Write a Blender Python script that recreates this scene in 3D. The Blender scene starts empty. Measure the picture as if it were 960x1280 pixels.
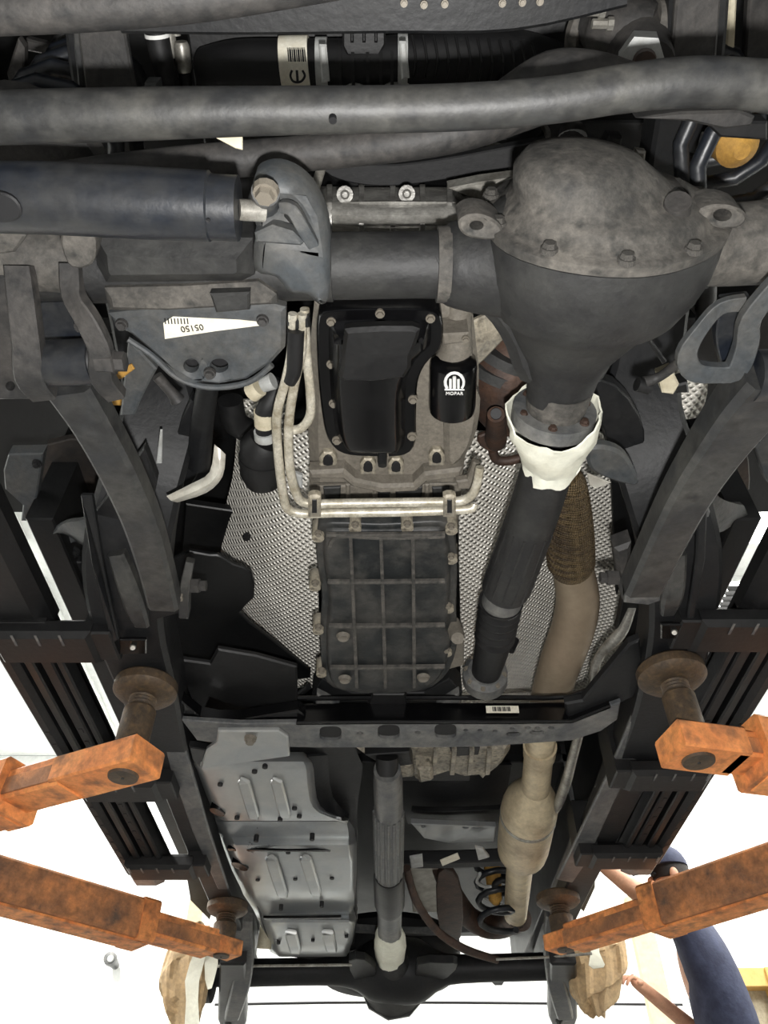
import bpy, bmesh, math, random
from mathutils import Vector, Matrix
from mathutils.geometry import tessellate_polygon
random.seed(7)
R = math.radians
V = Vector

# ---------------------------------------------------------------- camera, world, lights, exposure
F_PX, CX, CY = 961.0, 480.0, 640.0          # focal length in pixels of the 960 x 1280 frame
TILT = R(45.9)                              # the camera looks up and towards the rear axle
CAM = V((0.0, 0.0, 0.15))
S = 1.04                                    # metres per unit of height above the camera
CA, SA = math.cos(TILT), math.sin(TILT)
scene = bpy.context.scene
col = scene.collection

cam_data = bpy.data.cameras.new('camera')
cam_data.sensor_width = 36.0
cam_data.lens = F_PX * 36.0 / 1280.0
cam_data.clip_start = 0.02
cam_data.clip_end = 60
cam = bpy.data.objects.new('camera', cam_data)
cam.location = CAM
cam.rotation_euler = (math.pi / 2 + TILT, 0, 0)
col.objects.link(cam)
scene.camera = cam

world = bpy.data.worlds.new('world')
scene.world = world
world.use_nodes = True
world.node_tree.nodes['Background'].inputs[0].default_value = (0.95, 0.97, 1.0, 1)
world.node_tree.nodes['Background'].inputs[1].default_value = 0.25

def area(name, loc, target, size, size_y, power, color=(1, 1, 1), spread=180):
    d = bpy.data.lights.new(name, 'AREA')
    d.shape = 'RECTANGLE'; d.size = size; d.size_y = size_y
    d.energy = power; d.color = color; d.spread = R(spread)
    o = bpy.data.objects.new(name, d)
    o.location = loc
    o.rotation_euler = (V(target) - V(loc)).to_track_quat('-Z', 'Y').to_euler()
    col.objects.link(o)
    return o

# ceiling lamps of the workshop, and the hand lamp carried under the truck just in front of the camera
CEIL = 5.0
for sx in (-1, 1):
    for yy in (0.2, 3.6, 7.0):
        area('ceiling_lamp_light', (sx * 3.6, yy, CEIL - 0.16), (sx * 3.6, yy, 0), 0.5, 2.6, 200, (1.0, 0.98, 0.94))
hand = bpy.data.lights.new('hand_lamp_light', 'SPOT')
hand.energy = 72; hand.shadow_soft_size = 0.02; hand.color = (1.0, 0.985, 0.965)
hand.spot_size = R(150); hand.spot_blend = 0.6
ho = bpy.data.objects.new('hand_lamp_light', hand)
ho.location = CAM + V((0.02, 0.07, -0.08))
ho.rotation_euler = (V((0, 1.0, 1.4)) - ho.location).to_track_quat('-Z', 'Y').to_euler()
col.objects.link(ho)

vs = scene.view_settings
vs.view_transform = 'Standard'
vs.look = 'None'
vs.gamma = 1.0
vs.exposure = 0.55
vs.use_curve_mapping = False

# ---------------------------------------------------------------- placing: a pixel and a height give a point
def ray(x, y):
    u, v = (x - CX) / F_PX, (CY - y) / F_PX
    return V((u, CA - v * SA, SA + v * CA))
def at(x, y, h):
    d = ray(x, y)
    return CAM + d * (h * S / d.z)
def mm(r, x, y, h):                          # r pixels at that point, in metres
    return r / F_PX * (h * S / ray(x, y).z)
def L(pts, h):
    return [at(p[0], p[1], p[2] if len(p) > 2 else h) for p in pts]
def Z(h):
    return CAM.z + h * S
def pxof(p):
    d = p - CAM
    t = d.y * CA + d.z * SA
    return (CX + F_PX * d.x / t, CY - F_PX * (-d.y * SA + d.z * CA) / t)

# ---------------------------------------------------------------- materials
def lin(c):
    return tuple(((v / 255.0) / 12.92 if v <= 10 else ((v / 255.0 + 0.055) / 1.055) ** 2.4) for v in c) + (1.0,)
def M(name, c1, c2=None, amt=0.5, rough=0.6, metal=0.0, scale=9.0, bump=0.15, fine=90.0, kind=None, kscale=120.0, kbump=0.6, c3=None, sharp=0.13, spec=0.5, grit=0.3):
    m = bpy.data.materials.new(name)
    m.use_nodes = True
    nt = m.node_tree; N = nt.nodes; K = nt.links
    b = N['Principled BSDF']
    b.inputs['Roughness'].default_value = rough
    b.inputs['Metallic'].default_value = metal
    b.inputs['Specular IOR Level'].default_value = spec
    tc = N.new('ShaderNodeTexCoord')
    if c2 is None:
        b.inputs['Base Color'].default_value = lin(c1)
    else:
        n = N.new('ShaderNodeTexNoise'); n.inputs['Scale'].default_value = scale; n.inputs['Detail'].default_value = 9; n.inputs['Roughness'].default_value = 0.7
        K.new(tc.outputs['Object'], n.inputs['Vector'])
        r = N.new('ShaderNodeValToRGB')
        mid = 0.62 - 0.24 * amt
        r.color_ramp.elements[0].position = max(0, mid - sharp); r.color_ramp.elements[0].color = lin(c1)
        r.color_ramp.elements[1].position = min(1, mid + sharp); r.color_ramp.elements[1].color = lin(c2)
        K.new(n.outputs['Fac'], r.inputs['Fac'])
        out = r.outputs['Color']
        if c3 is not None:                    # specks of a third colour
            n3 = N.new('ShaderNodeTexNoise'); n3.inputs['Scale'].default_value = scale * 4.3; n3.inputs['Detail'].default_value = 5
            K.new(tc.outputs['Object'], n3.inputs['Vector'])
            r3 = N.new('ShaderNodeValToRGB'); r3.color_ramp.elements[0].position = 0.48; r3.color_ramp.elements[1].position = 0.74
            K.new(n3.outputs['Fac'], r3.inputs['Fac'])
            mx = N.new('ShaderNodeMix'); mx.data_type = 'RGBA'
            K.new(r3.outputs['Color'], mx.inputs[0]); K.new(out, mx.inputs[6]); mx.inputs[7].default_value = lin(c3)
            out = mx.outputs[2]
        ng = N.new('ShaderNodeTexNoise'); ng.inputs['Scale'].default_value = scale * 7.0; ng.inputs['Detail'].default_value = 6; ng.inputs['Roughness'].default_value = 0.75
        K.new(tc.outputs['Object'], ng.inputs['Vector'])
        gr = N.new('ShaderNodeMapRange'); gr.inputs[1].default_value = 0.3; gr.inputs[2].default_value = 0.7; gr.inputs[3].default_value = 1 - grit; gr.inputs[4].default_value = 1 + grit
        K.new(ng.outputs['Fac'], gr.inputs[0])
        gm = N.new('ShaderNodeVectorMath'); gm.operation = 'SCALE'
        K.new(out, gm.inputs[0]); K.new(gr.outputs[0], gm.inputs['Scale'])
        K.new(gm.outputs[0], b.inputs['Base Color'])
        rr = N.new('ShaderNodeMapRange'); rr.inputs[3].default_value = max(0.05, rough - 0.12); rr.inputs[4].default_value = min(1, rough + 0.15)
        K.new(n.outputs['Fac'], rr.inputs[0]); K.new(rr.outputs[0], b.inputs['Roughness'])
    hgt = None
    if kind == 'mesh':                        # crossed fine waves: embossed foil and woven braid
        mp = N.new('ShaderNodeMapping'); mp.inputs['Rotation'].default_value = (0, 0, R(45) if name == 'embossed_foil' else 0)
        K.new(tc.outputs['Object'], mp.inputs['Vector'])
        w1 = N.new('ShaderNodeTexWave'); w1.inputs['Scale'].default_value = kscale; w1.bands_direction = 'X'
        w2 = N.new('ShaderNodeTexWave'); w2.inputs['Scale'].default_value = kscale; w2.bands_direction = 'Y'
        K.new(mp.outputs[0], w1.inputs['Vector']); K.new(mp.outputs[0], w2.inputs['Vector'])
        mu = N.new('ShaderNodeMath'); mu.operation = 'MULTIPLY'
        K.new(w1.outputs['Fac'], mu.inputs[0]); K.new(w2.outputs['Fac'], mu.inputs[1]); hgt = mu.outputs[0]
        bp = N.new('ShaderNodeBump'); bp.inputs['Strength'].default_value = kbump; bp.inputs['Distance'].default_value = 0.007
        K.new(hgt, bp.inputs['Height']); K.new(bp.outputs['Normal'], b.inputs['Normal'])
    elif bump > 0:
        nf = N.new('ShaderNodeTexNoise'); nf.inputs['Scale'].default_value = fine; nf.inputs['Detail'].default_value = 4
        K.new(tc.outputs['Object'], nf.inputs['Vector'])
        bp = N.new('ShaderNodeBump'); bp.inputs['Strength'].default_value = bump; bp.inputs['Distance'].default_value = 0.003
        K.new(nf.outputs['Fac'], bp.inputs['Height']); K.new(bp.outputs['Normal'], b.inputs['Normal'])
    return m

MAT = dict(
    black=M('black_paint', (8, 9, 10), (18, 18, 18), 0.35, 0.45, scale=7),
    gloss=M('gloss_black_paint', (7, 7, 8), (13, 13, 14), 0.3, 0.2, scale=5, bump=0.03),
    plastic=M('black_plastic', (12, 12, 13), (22, 22, 22), 0.3, 0.5, scale=8, bump=0.2),
    ppan=M('dusty_black_plastic', (26, 29, 30), (72, 70, 66), 0.26, 0.48, scale=9, bump=0.25),
    rubber=M('rubber', (8, 8, 10), (17, 17, 17), 0.3, 0.6, scale=12),
    dusty=M('dusty_dark_steel', (34, 34, 34), (66, 63, 60), 0.42, 0.62, scale=10, bump=0.35, c3=(29, 29, 29)),
    rod=M('grey_steel_rod', (40, 41, 42), (71, 70, 66), 0.36, 0.5, scale=8, bump=0.2, c3=(34, 34, 34)),
    blue=M('blue_black_steel', (22, 26, 33), (45, 45, 44), 0.22, 0.38, scale=8, bump=0.15),
    slate=M('slate_grey_casting', (58, 62, 65), (74, 73, 70), 0.4, 0.55, scale=12, bump=0.3),
    cast=M('dusty_iron_casting', (47, 46, 44), (94, 90, 84), 0.46, 0.75, scale=12, bump=0.5, c3=(40, 40, 38)),
    darkcast=M('dark_iron_casting', (26, 26, 27), (47, 47, 45), 0.38, 0.6, scale=9, bump=0.35),
    alum=M('cast_aluminium', (115, 111, 102), (169, 160, 141), 0.5, 0.5, metal=0.15, scale=16, bump=0.4, c3=(71, 66, 58)),
    engine=M('engine_aluminium', (150, 148, 142), (92, 90, 86), 0.4, 0.36, metal=0.3, scale=14, bump=0.35),
    tan=M('road_dust_aluminium', (113, 107, 97), (96, 91, 82), 0.45, 0.68, scale=18, bump=0.35),
    frame=M('frame_black_steel', (18, 19, 21), (30, 30, 30), 0.34, 0.5, scale=8, bump=0.2, spec=0.35),
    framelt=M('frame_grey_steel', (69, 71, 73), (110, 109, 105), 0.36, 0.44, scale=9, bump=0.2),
    skid=M('fuel_tank_skid_steel', (158, 162, 164), (174, 174, 170), 0.4, 0.3, metal=0.6, scale=4, bump=0.04, grit=0.06),
    foil=M('embossed_foil', (238, 234, 224), (206, 202, 192), 0.4, 0.34, metal=0.22, scale=5, kind='mesh', kscale=25, kbump=1.0, grit=0.1),
    foilplain=M('bright_foil', (214, 211, 200), (170, 164, 152), 0.4, 0.4, metal=0.35, scale=14, bump=0.5, fine=25, grit=0.1),
    steel=M('bright_steel', (176, 174, 166), (120, 116, 108), 0.4, 0.35, metal=0.5, scale=20, bump=0.1),
    line=M('bare_steel_tube', (206, 201, 186), (146, 137, 116), 0.36, 0.4, metal=0.35, scale=25, bump=0.1),
    bolt=M('dull_bolt', (136, 130, 118), (92, 84, 74), 0.4, 0.5, metal=0.3, scale=30, bump=0.1),
    exhaust=M('tan_exhaust_pipe', (152, 137, 116), (148, 131, 111), 0.45, 0.48, metal=0.25, scale=6, bump=0.1, grit=0.12),
    muffler=M('pale_muffler_steel', (212, 196, 164), (166, 150, 124), 0.4, 0.48, metal=0.15, scale=8, bump=0.15, grit=0.15),
    rust=M('brown_rust', (76, 54, 41), (50, 41, 37), 0.5, 0.6, metal=0.2, scale=14, bump=0.4),
    braid=M('woven_braid', (126, 108, 78), (85, 72, 57), 0.45, 0.5, metal=0.3, scale=12, kind='mesh', kscale=60, kbump=1.0),
    orange=M('orange_lift_paint', (238, 158, 92), (208, 126, 70), 0.5, 0.58, scale=6, bump=0.25, c3=(128, 88, 60)),
    orangeworn=M('worn_orange_lift_paint', (206, 134, 80), (98, 78, 64), 0.42, 0.68, scale=7, bump=0.4, c3=(134, 92, 62), sharp=0.14),
    padrust=M('oily_rusted_steel', (84, 68, 51), (56, 48, 40), 0.5, 0.55, metal=0.2, scale=15, bump=0.5, c3=(96, 78, 55)),
    tape=M('white_masking_tape', (236, 236, 220), (220, 218, 200), 0.4, 0.6, scale=8, bump=0.35, fine=30, grit=0.1),
    label=M('paper_label', (226, 222, 206), (206, 198, 178), 0.35, 0.7, scale=30, bump=0.05, grit=0.1),
    ink_shade=M('ink_and_hole_shade', (16, 16, 18)),  # print, and the black standing in for shade inside holes
    white=M('white_print', (226, 226, 222)),
    red=M('red_print', (190, 40, 36)),
    kraft=M('kraft_paper', (173, 149, 115), (183, 154, 114), 0.5, 0.72, scale=7, bump=0.3, fine=20),
    clip=M('light_grey_plastic', (176, 178, 176), (150, 150, 146), 0.4, 0.55, scale=30, bump=0.05, grit=0.1),
    cream=M('cream_plastic', (206, 198, 174), (170, 160, 136), 0.35, 0.6, scale=20, bump=0.1, grit=0.1),
    yellow=M('ochre_foam', (178, 136, 62), (140, 104, 46), 0.4, 0.7, scale=14, bump=0.3),
    shirt=M('navy_cloth', (46, 51, 74), (70, 76, 100), 0.45, 0.8, scale=10, bump=0.5, fine=60, grit=0.1),
    skin=M('skin', (224, 172, 140), (206, 150, 120), 0.4, 0.55, scale=10, bump=0.1, grit=0.1),
    hair=M('dark_hair', (46, 38, 34), (30, 26, 24), 0.5, 0.7, scale=30),
    wood=M('pale_pine', (226, 190, 116), (206, 164, 92), 0.5, 0.6, scale=5, bump=0.15, grit=0.1),
    wall=M('white_painted_wall', (240, 242, 240), (234, 236, 234), 0.5, 0.8, scale=1.5, bump=0.05, grit=0.1),
    post=M('cream_painted_post', (226, 210, 176), (212, 194, 156), 0.5, 0.6, scale=4, bump=0.05, grit=0.1),
    concrete=M('grey_concrete', (100, 99, 97), (84, 84, 83), 0.5, 0.6, scale=2.5, bump=0.3),
    brown=M('dusty_brown_liner', (48, 41, 35), (18, 17, 17), 0.42, 0.6, scale=6, bump=0.25),
)
em = bpy.data.materials.new('lamp_glow'); em.use_nodes = True
em.node_tree.nodes['Principled BSDF'].inputs['Emission Color'].default_value = (1, 0.98, 0.93, 1)
em.node_tree.nodes['Principled BSDF'].inputs['Emission Strength'].default_value = 5.0
MAT['glow'] = em

# ---------------------------------------------------------------- building
ORI = {}                                     # world origin of every object
def link(name, mesh, mat, parent, center):
    o = bpy.data.objects.new(name, mesh)
    col.objects.link(o)
    ORI[o] = center.copy()
    if parent is not None:
        o.parent = parent
        o.location = center - ORI[parent]
    else:
        o.location = center
    if mat is not None:
        mesh.materials.append(MAT[mat])
    return o
def empty(name, loc, label, cat, group=None):
    o = bpy.data.objects.new(name, None); col.objects.link(o)
    o.location = loc; o.empty_display_size = 0.1; ORI[o] = V(loc)
    o['label'] = label; o['category'] = cat
    if group: o['group'] = group
    return o
def tag(o, label=None, cat=None, group=None, kind=None):
    if label: o['label'] = label
    if cat: o['category'] = cat
    if group: o['group'] = group
    if kind: o['kind'] = kind
    return o
def make(name, verts, faces, mat, parent=None, label=None, angle=38, flat=False, recalc=True):
    c = sum((V(v) for v in verts), V()) / len(verts)
    me = bpy.data.meshes.new(name)
    me.from_pydata([tuple(V(v) - c) for v in verts], [], faces)
    if recalc:
        bm = bmesh.new(); bm.from_mesh(me)
        bmesh.ops.recalc_face_normals(bm, faces=bm.faces[:])
        bm.to_mesh(me); bm.free()
    if not flat:
        for p in me.polygons: p.use_smooth = True
        me.set_sharp_from_angle(angle=R(angle))
    me.update()
    o = link(name, me, mat, parent, c)
    if label: o['label'] = label
    return o
def catmull(P, k=4, closed=False):
    if k <= 1 or len(P) < 3: return [list(p) for p in P]
    n = len(P); out = []
    segs = n if closed else n - 1
    for i in range(segs):
        g = lambda j: P[j % n] if closed else P[min(max(j, 0), n - 1)]
        a, b, c, d = g(i - 1), g(i), g(i + 1), g(i + 2)
        for s in range(k):
            t = s / k
            out.append([0.5 * (2 * b[q] + (c[q] - a[q]) * t + (2 * a[q] - 5 * b[q] + 4 * c[q] - d[q]) * t * t + (3 * b[q] - a[q] - 3 * c[q] + d[q]) * t ** 3) for q in range(len(b))])
    if not closed: out.append(list(P[-1]))
    return out
def sweep(name, P, mat, parent=None, n=16, k=4, prof=None, label=None, ref=None, hollow=False, angle=38, rot=0.0):
    """P: world points with a radius each, as (Vector, r). prof: unit outline, default a circle."""
    rows = catmull([list(p) + [r] for p, r in P], k)
    if prof is None:
        prof = [(math.cos(2 * math.pi * i / n + rot), math.sin(2 * math.pi * i / n + rot)) for i in range(n)]
    n = len(prof); verts = []; faces = []
    pts = [V(r[:3]) for r in rows]
    T = []
    for i in range(len(pts)):
        d = pts[min(i + 1, len(pts) - 1)] - pts[max(i - 1, 0)]
        T.append(d.normalized())
    rf = V(ref) if ref is not None else V((0, 0, 1))
    if abs(T[0].dot(rf)) > 0.9 and ref is None: rf = V((1, 0, 0))
    for i, p in enumerate(pts):
        s = T[i].cross(rf)
        if s.length < 1e-4: s = T[i].cross(V((1, 0, 0)))
        s.normalize()
        u = s.cross(T[i])
        for a, b in prof:
            verts.append(p + (s * a + u * b) * rows[i][3])
    m = len(pts)
    for i in range(m - 1):
        for j in range(n):
            faces.append((i * n + j, i * n + (j + 1) % n, (i + 1) * n + (j + 1) % n, (i + 1) * n + j))
    if not hollow:
        faces.append(tuple(range(n))); faces.append(tuple((m - 1) * n + j for j in range(n)))
    return make(name, verts, faces, mat, parent, label, angle)
def tube(name, pts, mat, parent=None, n=16, k=4, **kw):
    """pts: (x, y, h, r) in pixels, height above the camera, pixel radius"""
    return sweep(name, [(at(x, y, h), mm(r, x, y, h)) for x, y, h, r in pts], mat, parent, n, k, **kw)
def rprof(w, t, b=0.2):                       # rounded rectangle outline, half sizes w and t
    c = min(w, t) * b
    return [(w, t - c), (w - c, t), (-w + c, t), (-w, t - c), (-w, -t + c), (-w + c, -t), (w - c, -t), (w, -t + c)]
def beam(name, pts, mat, parent=None, ratio=0.6, k=4, b=0.2, **kw):
    return tube(name, pts, mat, parent, k=k, prof=rprof(1.0, ratio, b), **kw)
def inset2(P, d):                             # move a closed 2D outline inwards by d
    n = len(P)
    area2 = sum(P[i][0] * P[(i + 1) % n][1] - P[(i + 1) % n][0] * P[i][1] for i in range(n))
    sg = 1 if area2 > 0 else -1
    out = []
    for i in range(n):
        a, b, c = V(P[i - 1]), V(P[i]), V(P[(i + 1) % n])
        e1 = (b - a); e2 = (c - b)
        e1 = e1.normalized() if e1.length > 1e-9 else V((1, 0)); e2 = e2.normalized() if e2.length > 1e-9 else e1
        n1 = V((-e1.y, e1.x)) * sg; n2 = V((-e2.y, e2.x)) * sg
        m = n1 + n2
        m = m.normalized() if m.length > 1e-6 else n1
        out.append(b + m * min(d / max(0.35, m.dot(n1)), 2.2 * d))
    return out
def plate3(name, P, th, mat, parent=None, holes=(), bev=0.003, label=None, normal=None, angle=30):
    """A sheet or slab: closed world outline P (camera-side face), pushed away from the camera by th."""
    c = sum(P, V()) / len(P)
    if normal is None:
        nrm = V()
        for i in range(len(P)):
            nrm += (P[i] - c).cross(P[(i + 1) % len(P)] - c)
        nrm.normalize()
    else: nrm = V(normal).normalized()
    if nrm.dot(c - CAM) < 0: nrm = -nrm
    ax = (V((1, 0, 0)) if abs(nrm.x) < 0.8 else V((0, 1, 0))).cross(nrm).normalized(); ay = nrm.cross(ax)
    f2 = lambda p: V(((p - c).dot(ax), (p - c).dot(ay)))
    verts = []; faces = []
    def ringoff(Q, d):
        q2 = [f2(p) for p in Q]; i2 = inset2(q2, d)
        return [p + ax * (b.x - a.x) + ay * (b.y - a.y) for p, a, b in zip(Q, q2, i2)]
    bev = min(bev, th * 0.45)
    contours = [(ringoff(P, bev), P)] + [(ringoff(h, -bev), h) for h in holes]
    caps = []
    for inner, outer in contours:
        m = len(outer); s0 = len(verts)
        verts += inner; s1 = len(verts)
        verts += [p + nrm * bev for p in outer]; s2 = len(verts)
        verts += [p + nrm * th for p in outer]
        for i in range(m):
            j = (i + 1) % m
            faces.append((s0 + i, s0 + j, s1 + j, s1 + i)); faces.append((s1 + i, s1 + j, s2 + j, s2 + i))
        caps.append((s0, s2, m))
    flat = [[V((*f2(verts[s0 + i]), 0)) for i in range(m)] for s0, s2, m in caps]
    idx0 = [s0 + i for s0, s2, m in caps for i in range(m)]
    idx2 = [s2 + i for s0, s2, m in caps for i in range(m)]
    for t in tessellate_polygon(flat):
        faces.append(tuple(idx0[i] for i in t)); faces.append(tuple(idx2[i] for i in t))
    return make(name, verts, faces, mat, parent, label, angle)
def plate(name, pts, h, th, mat, parent=None, k=1, holes=(), **kw):
    """pts (x, y[, h]) in pixels at height h; holes: lists of pixel points, or (x, y, rx, ry) ovals"""
    q = catmull([list(p) + ([h] if len(p) < 3 else []) for p in pts], k, True)
    P = [at(*p) for p in q]
    H = []
    for o in holes:
        if isinstance(o, tuple):
            x, y, rx, ry = o[:4]; e = o[4] if len(o) > 4 else 1.0
            o = [(x + rx * math.copysign(abs(math.cos(a)) ** e, math.cos(a)), y + ry * math.copysign(abs(math.sin(a)) ** e, math.sin(a))) for a in [2 * math.pi * i / 16 for i in range(16)]]
        H.append([at(p[0], p[1], h) for p in o])
    return plate3(name, P, th, mat, parent, holes=H, **kw)
def resample(P, n):
    P = [V(p) for p in P]; m = len(P)
    d = [0.0]
    for i in range(m): d.append(d[-1] + (P[(i + 1) % m] - P[i]).length)
    out = []; j = 0
    for i in range(n):
        t = d[-1] * i / n
        while d[j + 1] < t: j += 1
        f = (t - d[j]) / max(1e-9, d[j + 1] - d[j])
        out.append(P[j % m].lerp(P[(j + 1) % m], f))
    return out
def ring(pts, h, n=48, k=5):
    """pixel outline to n evenly spaced world points"""
    q = catmull([list(p) + ([h] if len(p) < 3 else []) for p in pts], k, True)
    return resample([at(*p) for p in q], n)
def scaled(Rg, s, dz=0.0, c=None):
    c = c or sum(Rg, V()) / len(Rg)
    return [V((c.x + (p.x - c.x) * s, c.y + (p.y - c.y) * s, p.z + dz)) for p in Rg]
def insetw(Rg, d, dz=0.0):                    # world ring moved inwards by d metres in plan and by dz in height
    i2 = inset2([(p.x, p.y) for p in Rg], d)
    return [V((a[0], a[1], p.z + dz)) for a, p in zip(i2, Rg)]
def loft(name, rings, mat, parent=None, cap0=True, cap1=True, label=None, angle=38):
    verts = []; faces = []; n = len(rings[0])
    for r in rings: verts += r
    for i in range(len(rings) - 1):
        for j in range(n):
            faces.append((i * n + j, i * n + (j + 1) % n, (i + 1) * n + (j + 1) % n, (i + 1) * n + j))
    for use, base in ((cap0, 0), (cap1, (len(rings) - 1) * n)):
        if not use: continue
        if n <= 12: faces.append(tuple(base + j for j in range(n))); continue
        for t in tessellate_polygon([[verts[base + j] for j in range(n)]]): faces.append(tuple(base + j for j in t))
    return make(name, verts, faces, mat, parent, label, angle)
def sheet(name, rows, th, mat, parent=None, k=3, label=None, kx=3):
    """a curved sheet through rows of pixel points (x, y, h); every row has the same count"""
    g = [catmull([at(*p) for p in r], kx) for r in rows]
    g = [list(x) for x in zip(*[catmull(cn, k) for cn in zip(*g)])]
    nr, nc = len(g), len(g[0])
    top = [V(p) for r in g for p in r]
    nrm = []
    for i in range(nr):
        for j in range(nc):
            a = V(g[min(i + 1, nr - 1)][j]) - V(g[max(i - 1, 0)][j]); b = V(g[i][min(j + 1, nc - 1)]) - V(g[i][max(j - 1, 0)])
            q = a.cross(b).normalized()
            if q.dot(top[i * nc + j] - CAM) < 0: q = -q
            nrm.append(q)
    verts = top + [p + q * th for p, q in zip(top, nrm)]
    o = nr * nc; faces = []
    for i in range(nr - 1):
        for j in range(nc - 1):
            a, b, c, d = i * nc + j, i * nc + j + 1, (i + 1) * nc + j + 1, (i + 1) * nc + j
            faces += [(a, b, c, d), (o + d, o + c, o + b, o + a)]
    edge = [j for j in range(nc)] + [i * nc + nc - 1 for i in range(1, nr)] + [(nr - 1) * nc + j for j in range(nc - 2, -1, -1)] + [i * nc for i in range(nr - 2, 0, -1)]
    for a, b in zip(edge, edge[1:] + edge[:1]): faces.append((b, a, o + a, o + b))
    return make(name, verts, faces, mat, parent, label, 45)
def box(name, lo, hi, mat, parent=None, bev=0.004, label=None):
    lo, hi = V(lo), V(hi)
    P = [V((lo.x, lo.y, lo.z)), V((hi.x, lo.y, lo.z)), V((hi.x, hi.y, lo.z)), V((lo.x, hi.y, lo.z))]
    d = hi.z - lo.z; bev = min(bev, d * 0.3, (hi.x - lo.x) * 0.3, (hi.y - lo.y) * 0.3)
    rg = [insetw(P, bev), [p + V((0, 0, bev)) for p in P], [p + V((0, 0, d - bev)) for p in P], insetw(P, bev, d)]
    return loft(name, rg, mat, parent, label=label, angle=30)
def lathe(name, p0, axis, prof, mat, parent=None, n=24, label=None, angle=35, hollow=False, up=None):
    """prof: (distance along axis, radius) in metres"""
    axis = V(axis).normalized()
    return sweep_rings(name, [(p0 + axis * d, r) for d, r in prof], axis, mat, parent, n, label, angle, hollow)
def sweep_rings(name, rows, axis, mat, parent, n, label, angle, hollow):
    s = axis.orthogonal().normalized(); u = axis.cross(s)
    verts = []; faces = []
    for p, r in rows:
        for i in range(n):
            a = 2 * math.pi * i / n
            verts.append(p + (s * math.cos(a) + u * math.sin(a)) * max(r, 1e-4))
    m = len(rows)
    for i in range(m - 1):
        for j in range(n):
            faces.append((i * n + j, i * n + (j + 1) % n, (i + 1) * n + (j + 1) % n, (i + 1) * n + j))
    if not hollow:
        faces.append(tuple(range(n))); faces.append(tuple((m - 1) * n + j for j in range(n)))
    return make(name, verts, faces, mat, parent, label, angle)
# bolts: one mesh, shared by all
def _bolt_mesh(mat):
    bm = bmesh.new()
    def prism(r, z0, z1, n, r1=None):
        a = [bm.verts.new((r * math.cos(2 * math.pi * i / n), r * math.sin(2 * math.pi * i / n), z0)) for i in range(n)]
        b = [bm.verts.new(((r1 or r) * math.cos(2 * math.pi * i / n), (r1 or r) * math.sin(2 * math.pi * i / n), z1)) for i in range(n)]
        bm.faces.new(a); bm.faces.new(b)
        for i in range(n): bm.faces.new((a[i], a[(i + 1) % n], b[(i + 1) % n], b[i]))
    prism(1.0, 0.3, -0.25, 12, 0.92); prism(0.74, -0.25, -0.8, 6, 0.66)
    bmesh.ops.recalc_face_normals(bm, faces=bm.faces[:])
    me = bpy.data.meshes.new('bolt'); bm.to_mesh(me); bm.free()
    me.materials.append(MAT[mat])
    return me
BOLT = {}
def bolt(parent, x, y, h, r, mat='bolt', axis=(0, 0, 1), name='bolt', label=None):
    """a hex bolt whose head faces against axis (default: head down)"""
    if mat not in BOLT: BOLT[mat] = _bolt_mesh(mat)
    o = bpy.data.objects.new(name, BOLT[mat]); col.objects.link(o)
    p = at(x, y, h); ORI[o] = p
    o.parent = parent; o.location = p - ORI[parent]
    o.rotation_mode = 'QUATERNION'
    o.rotation_quaternion = V(axis).to_track_quat('Z', 'Y')
    s = mm(r, x, y, h); o.scale = (s, s, s)
    if label: o['label'] = label
    return o
def text(name, body, loc, right, up, size, mat, parent, label=None, depth=0.0006):
    cu = bpy.data.curves.new(name, 'FONT'); cu.body = body; cu.size = size; cu.align_x = 'CENTER'; cu.align_y = 'CENTER'; cu.extrude = depth; cu.resolution_u = 3
    t = bpy.data.objects.new(name, cu); col.objects.link(t)
    dg = bpy.context.evaluated_depsgraph_get()
    me = bpy.data.meshes.new_from_object(t.evaluated_get(dg))
    bpy.data.objects.remove(t)
    r = V(right).normalized(); n = r.cross(V(up)).normalized(); u = n.cross(r)
    me.transform(Matrix((r, u, n)).transposed().to_4x4())
    me.materials.clear()
    o = link(name, me, mat, parent, V(loc))
    if label: o['label'] = label
    return o

# ---------------------------------------------------------------- the workshop
X0, X1, Y0, Y1 = -6.0, 6.0, -5.0, 9.0
tag(box('floor', (X0, Y0, -0.2), (X1, Y1, 0.0), 'concrete'), 'grey concrete workshop floor', kind='structure')
tag(box('wall_back', (X0, Y1, 0), (X1, Y1 + 0.2, CEIL), 'wall'), 'bright white back wall of the workshop', kind='structure')
tag(box('wall_left', (X0 - 0.2, Y0, 0), (X0, Y1, CEIL), 'wall'), 'bright white left wall', kind='structure')
tag(box('wall_right', (X1, Y0, 0), (X1 + 0.2, Y1, CEIL), 'wall'), 'bright white right wall', kind='structure')
ceiling = tag(box('ceiling', (X0, Y0, CEIL), (X1, Y1, CEIL + 0.2), 'wall'), 'white workshop ceiling', kind='structure')
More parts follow.
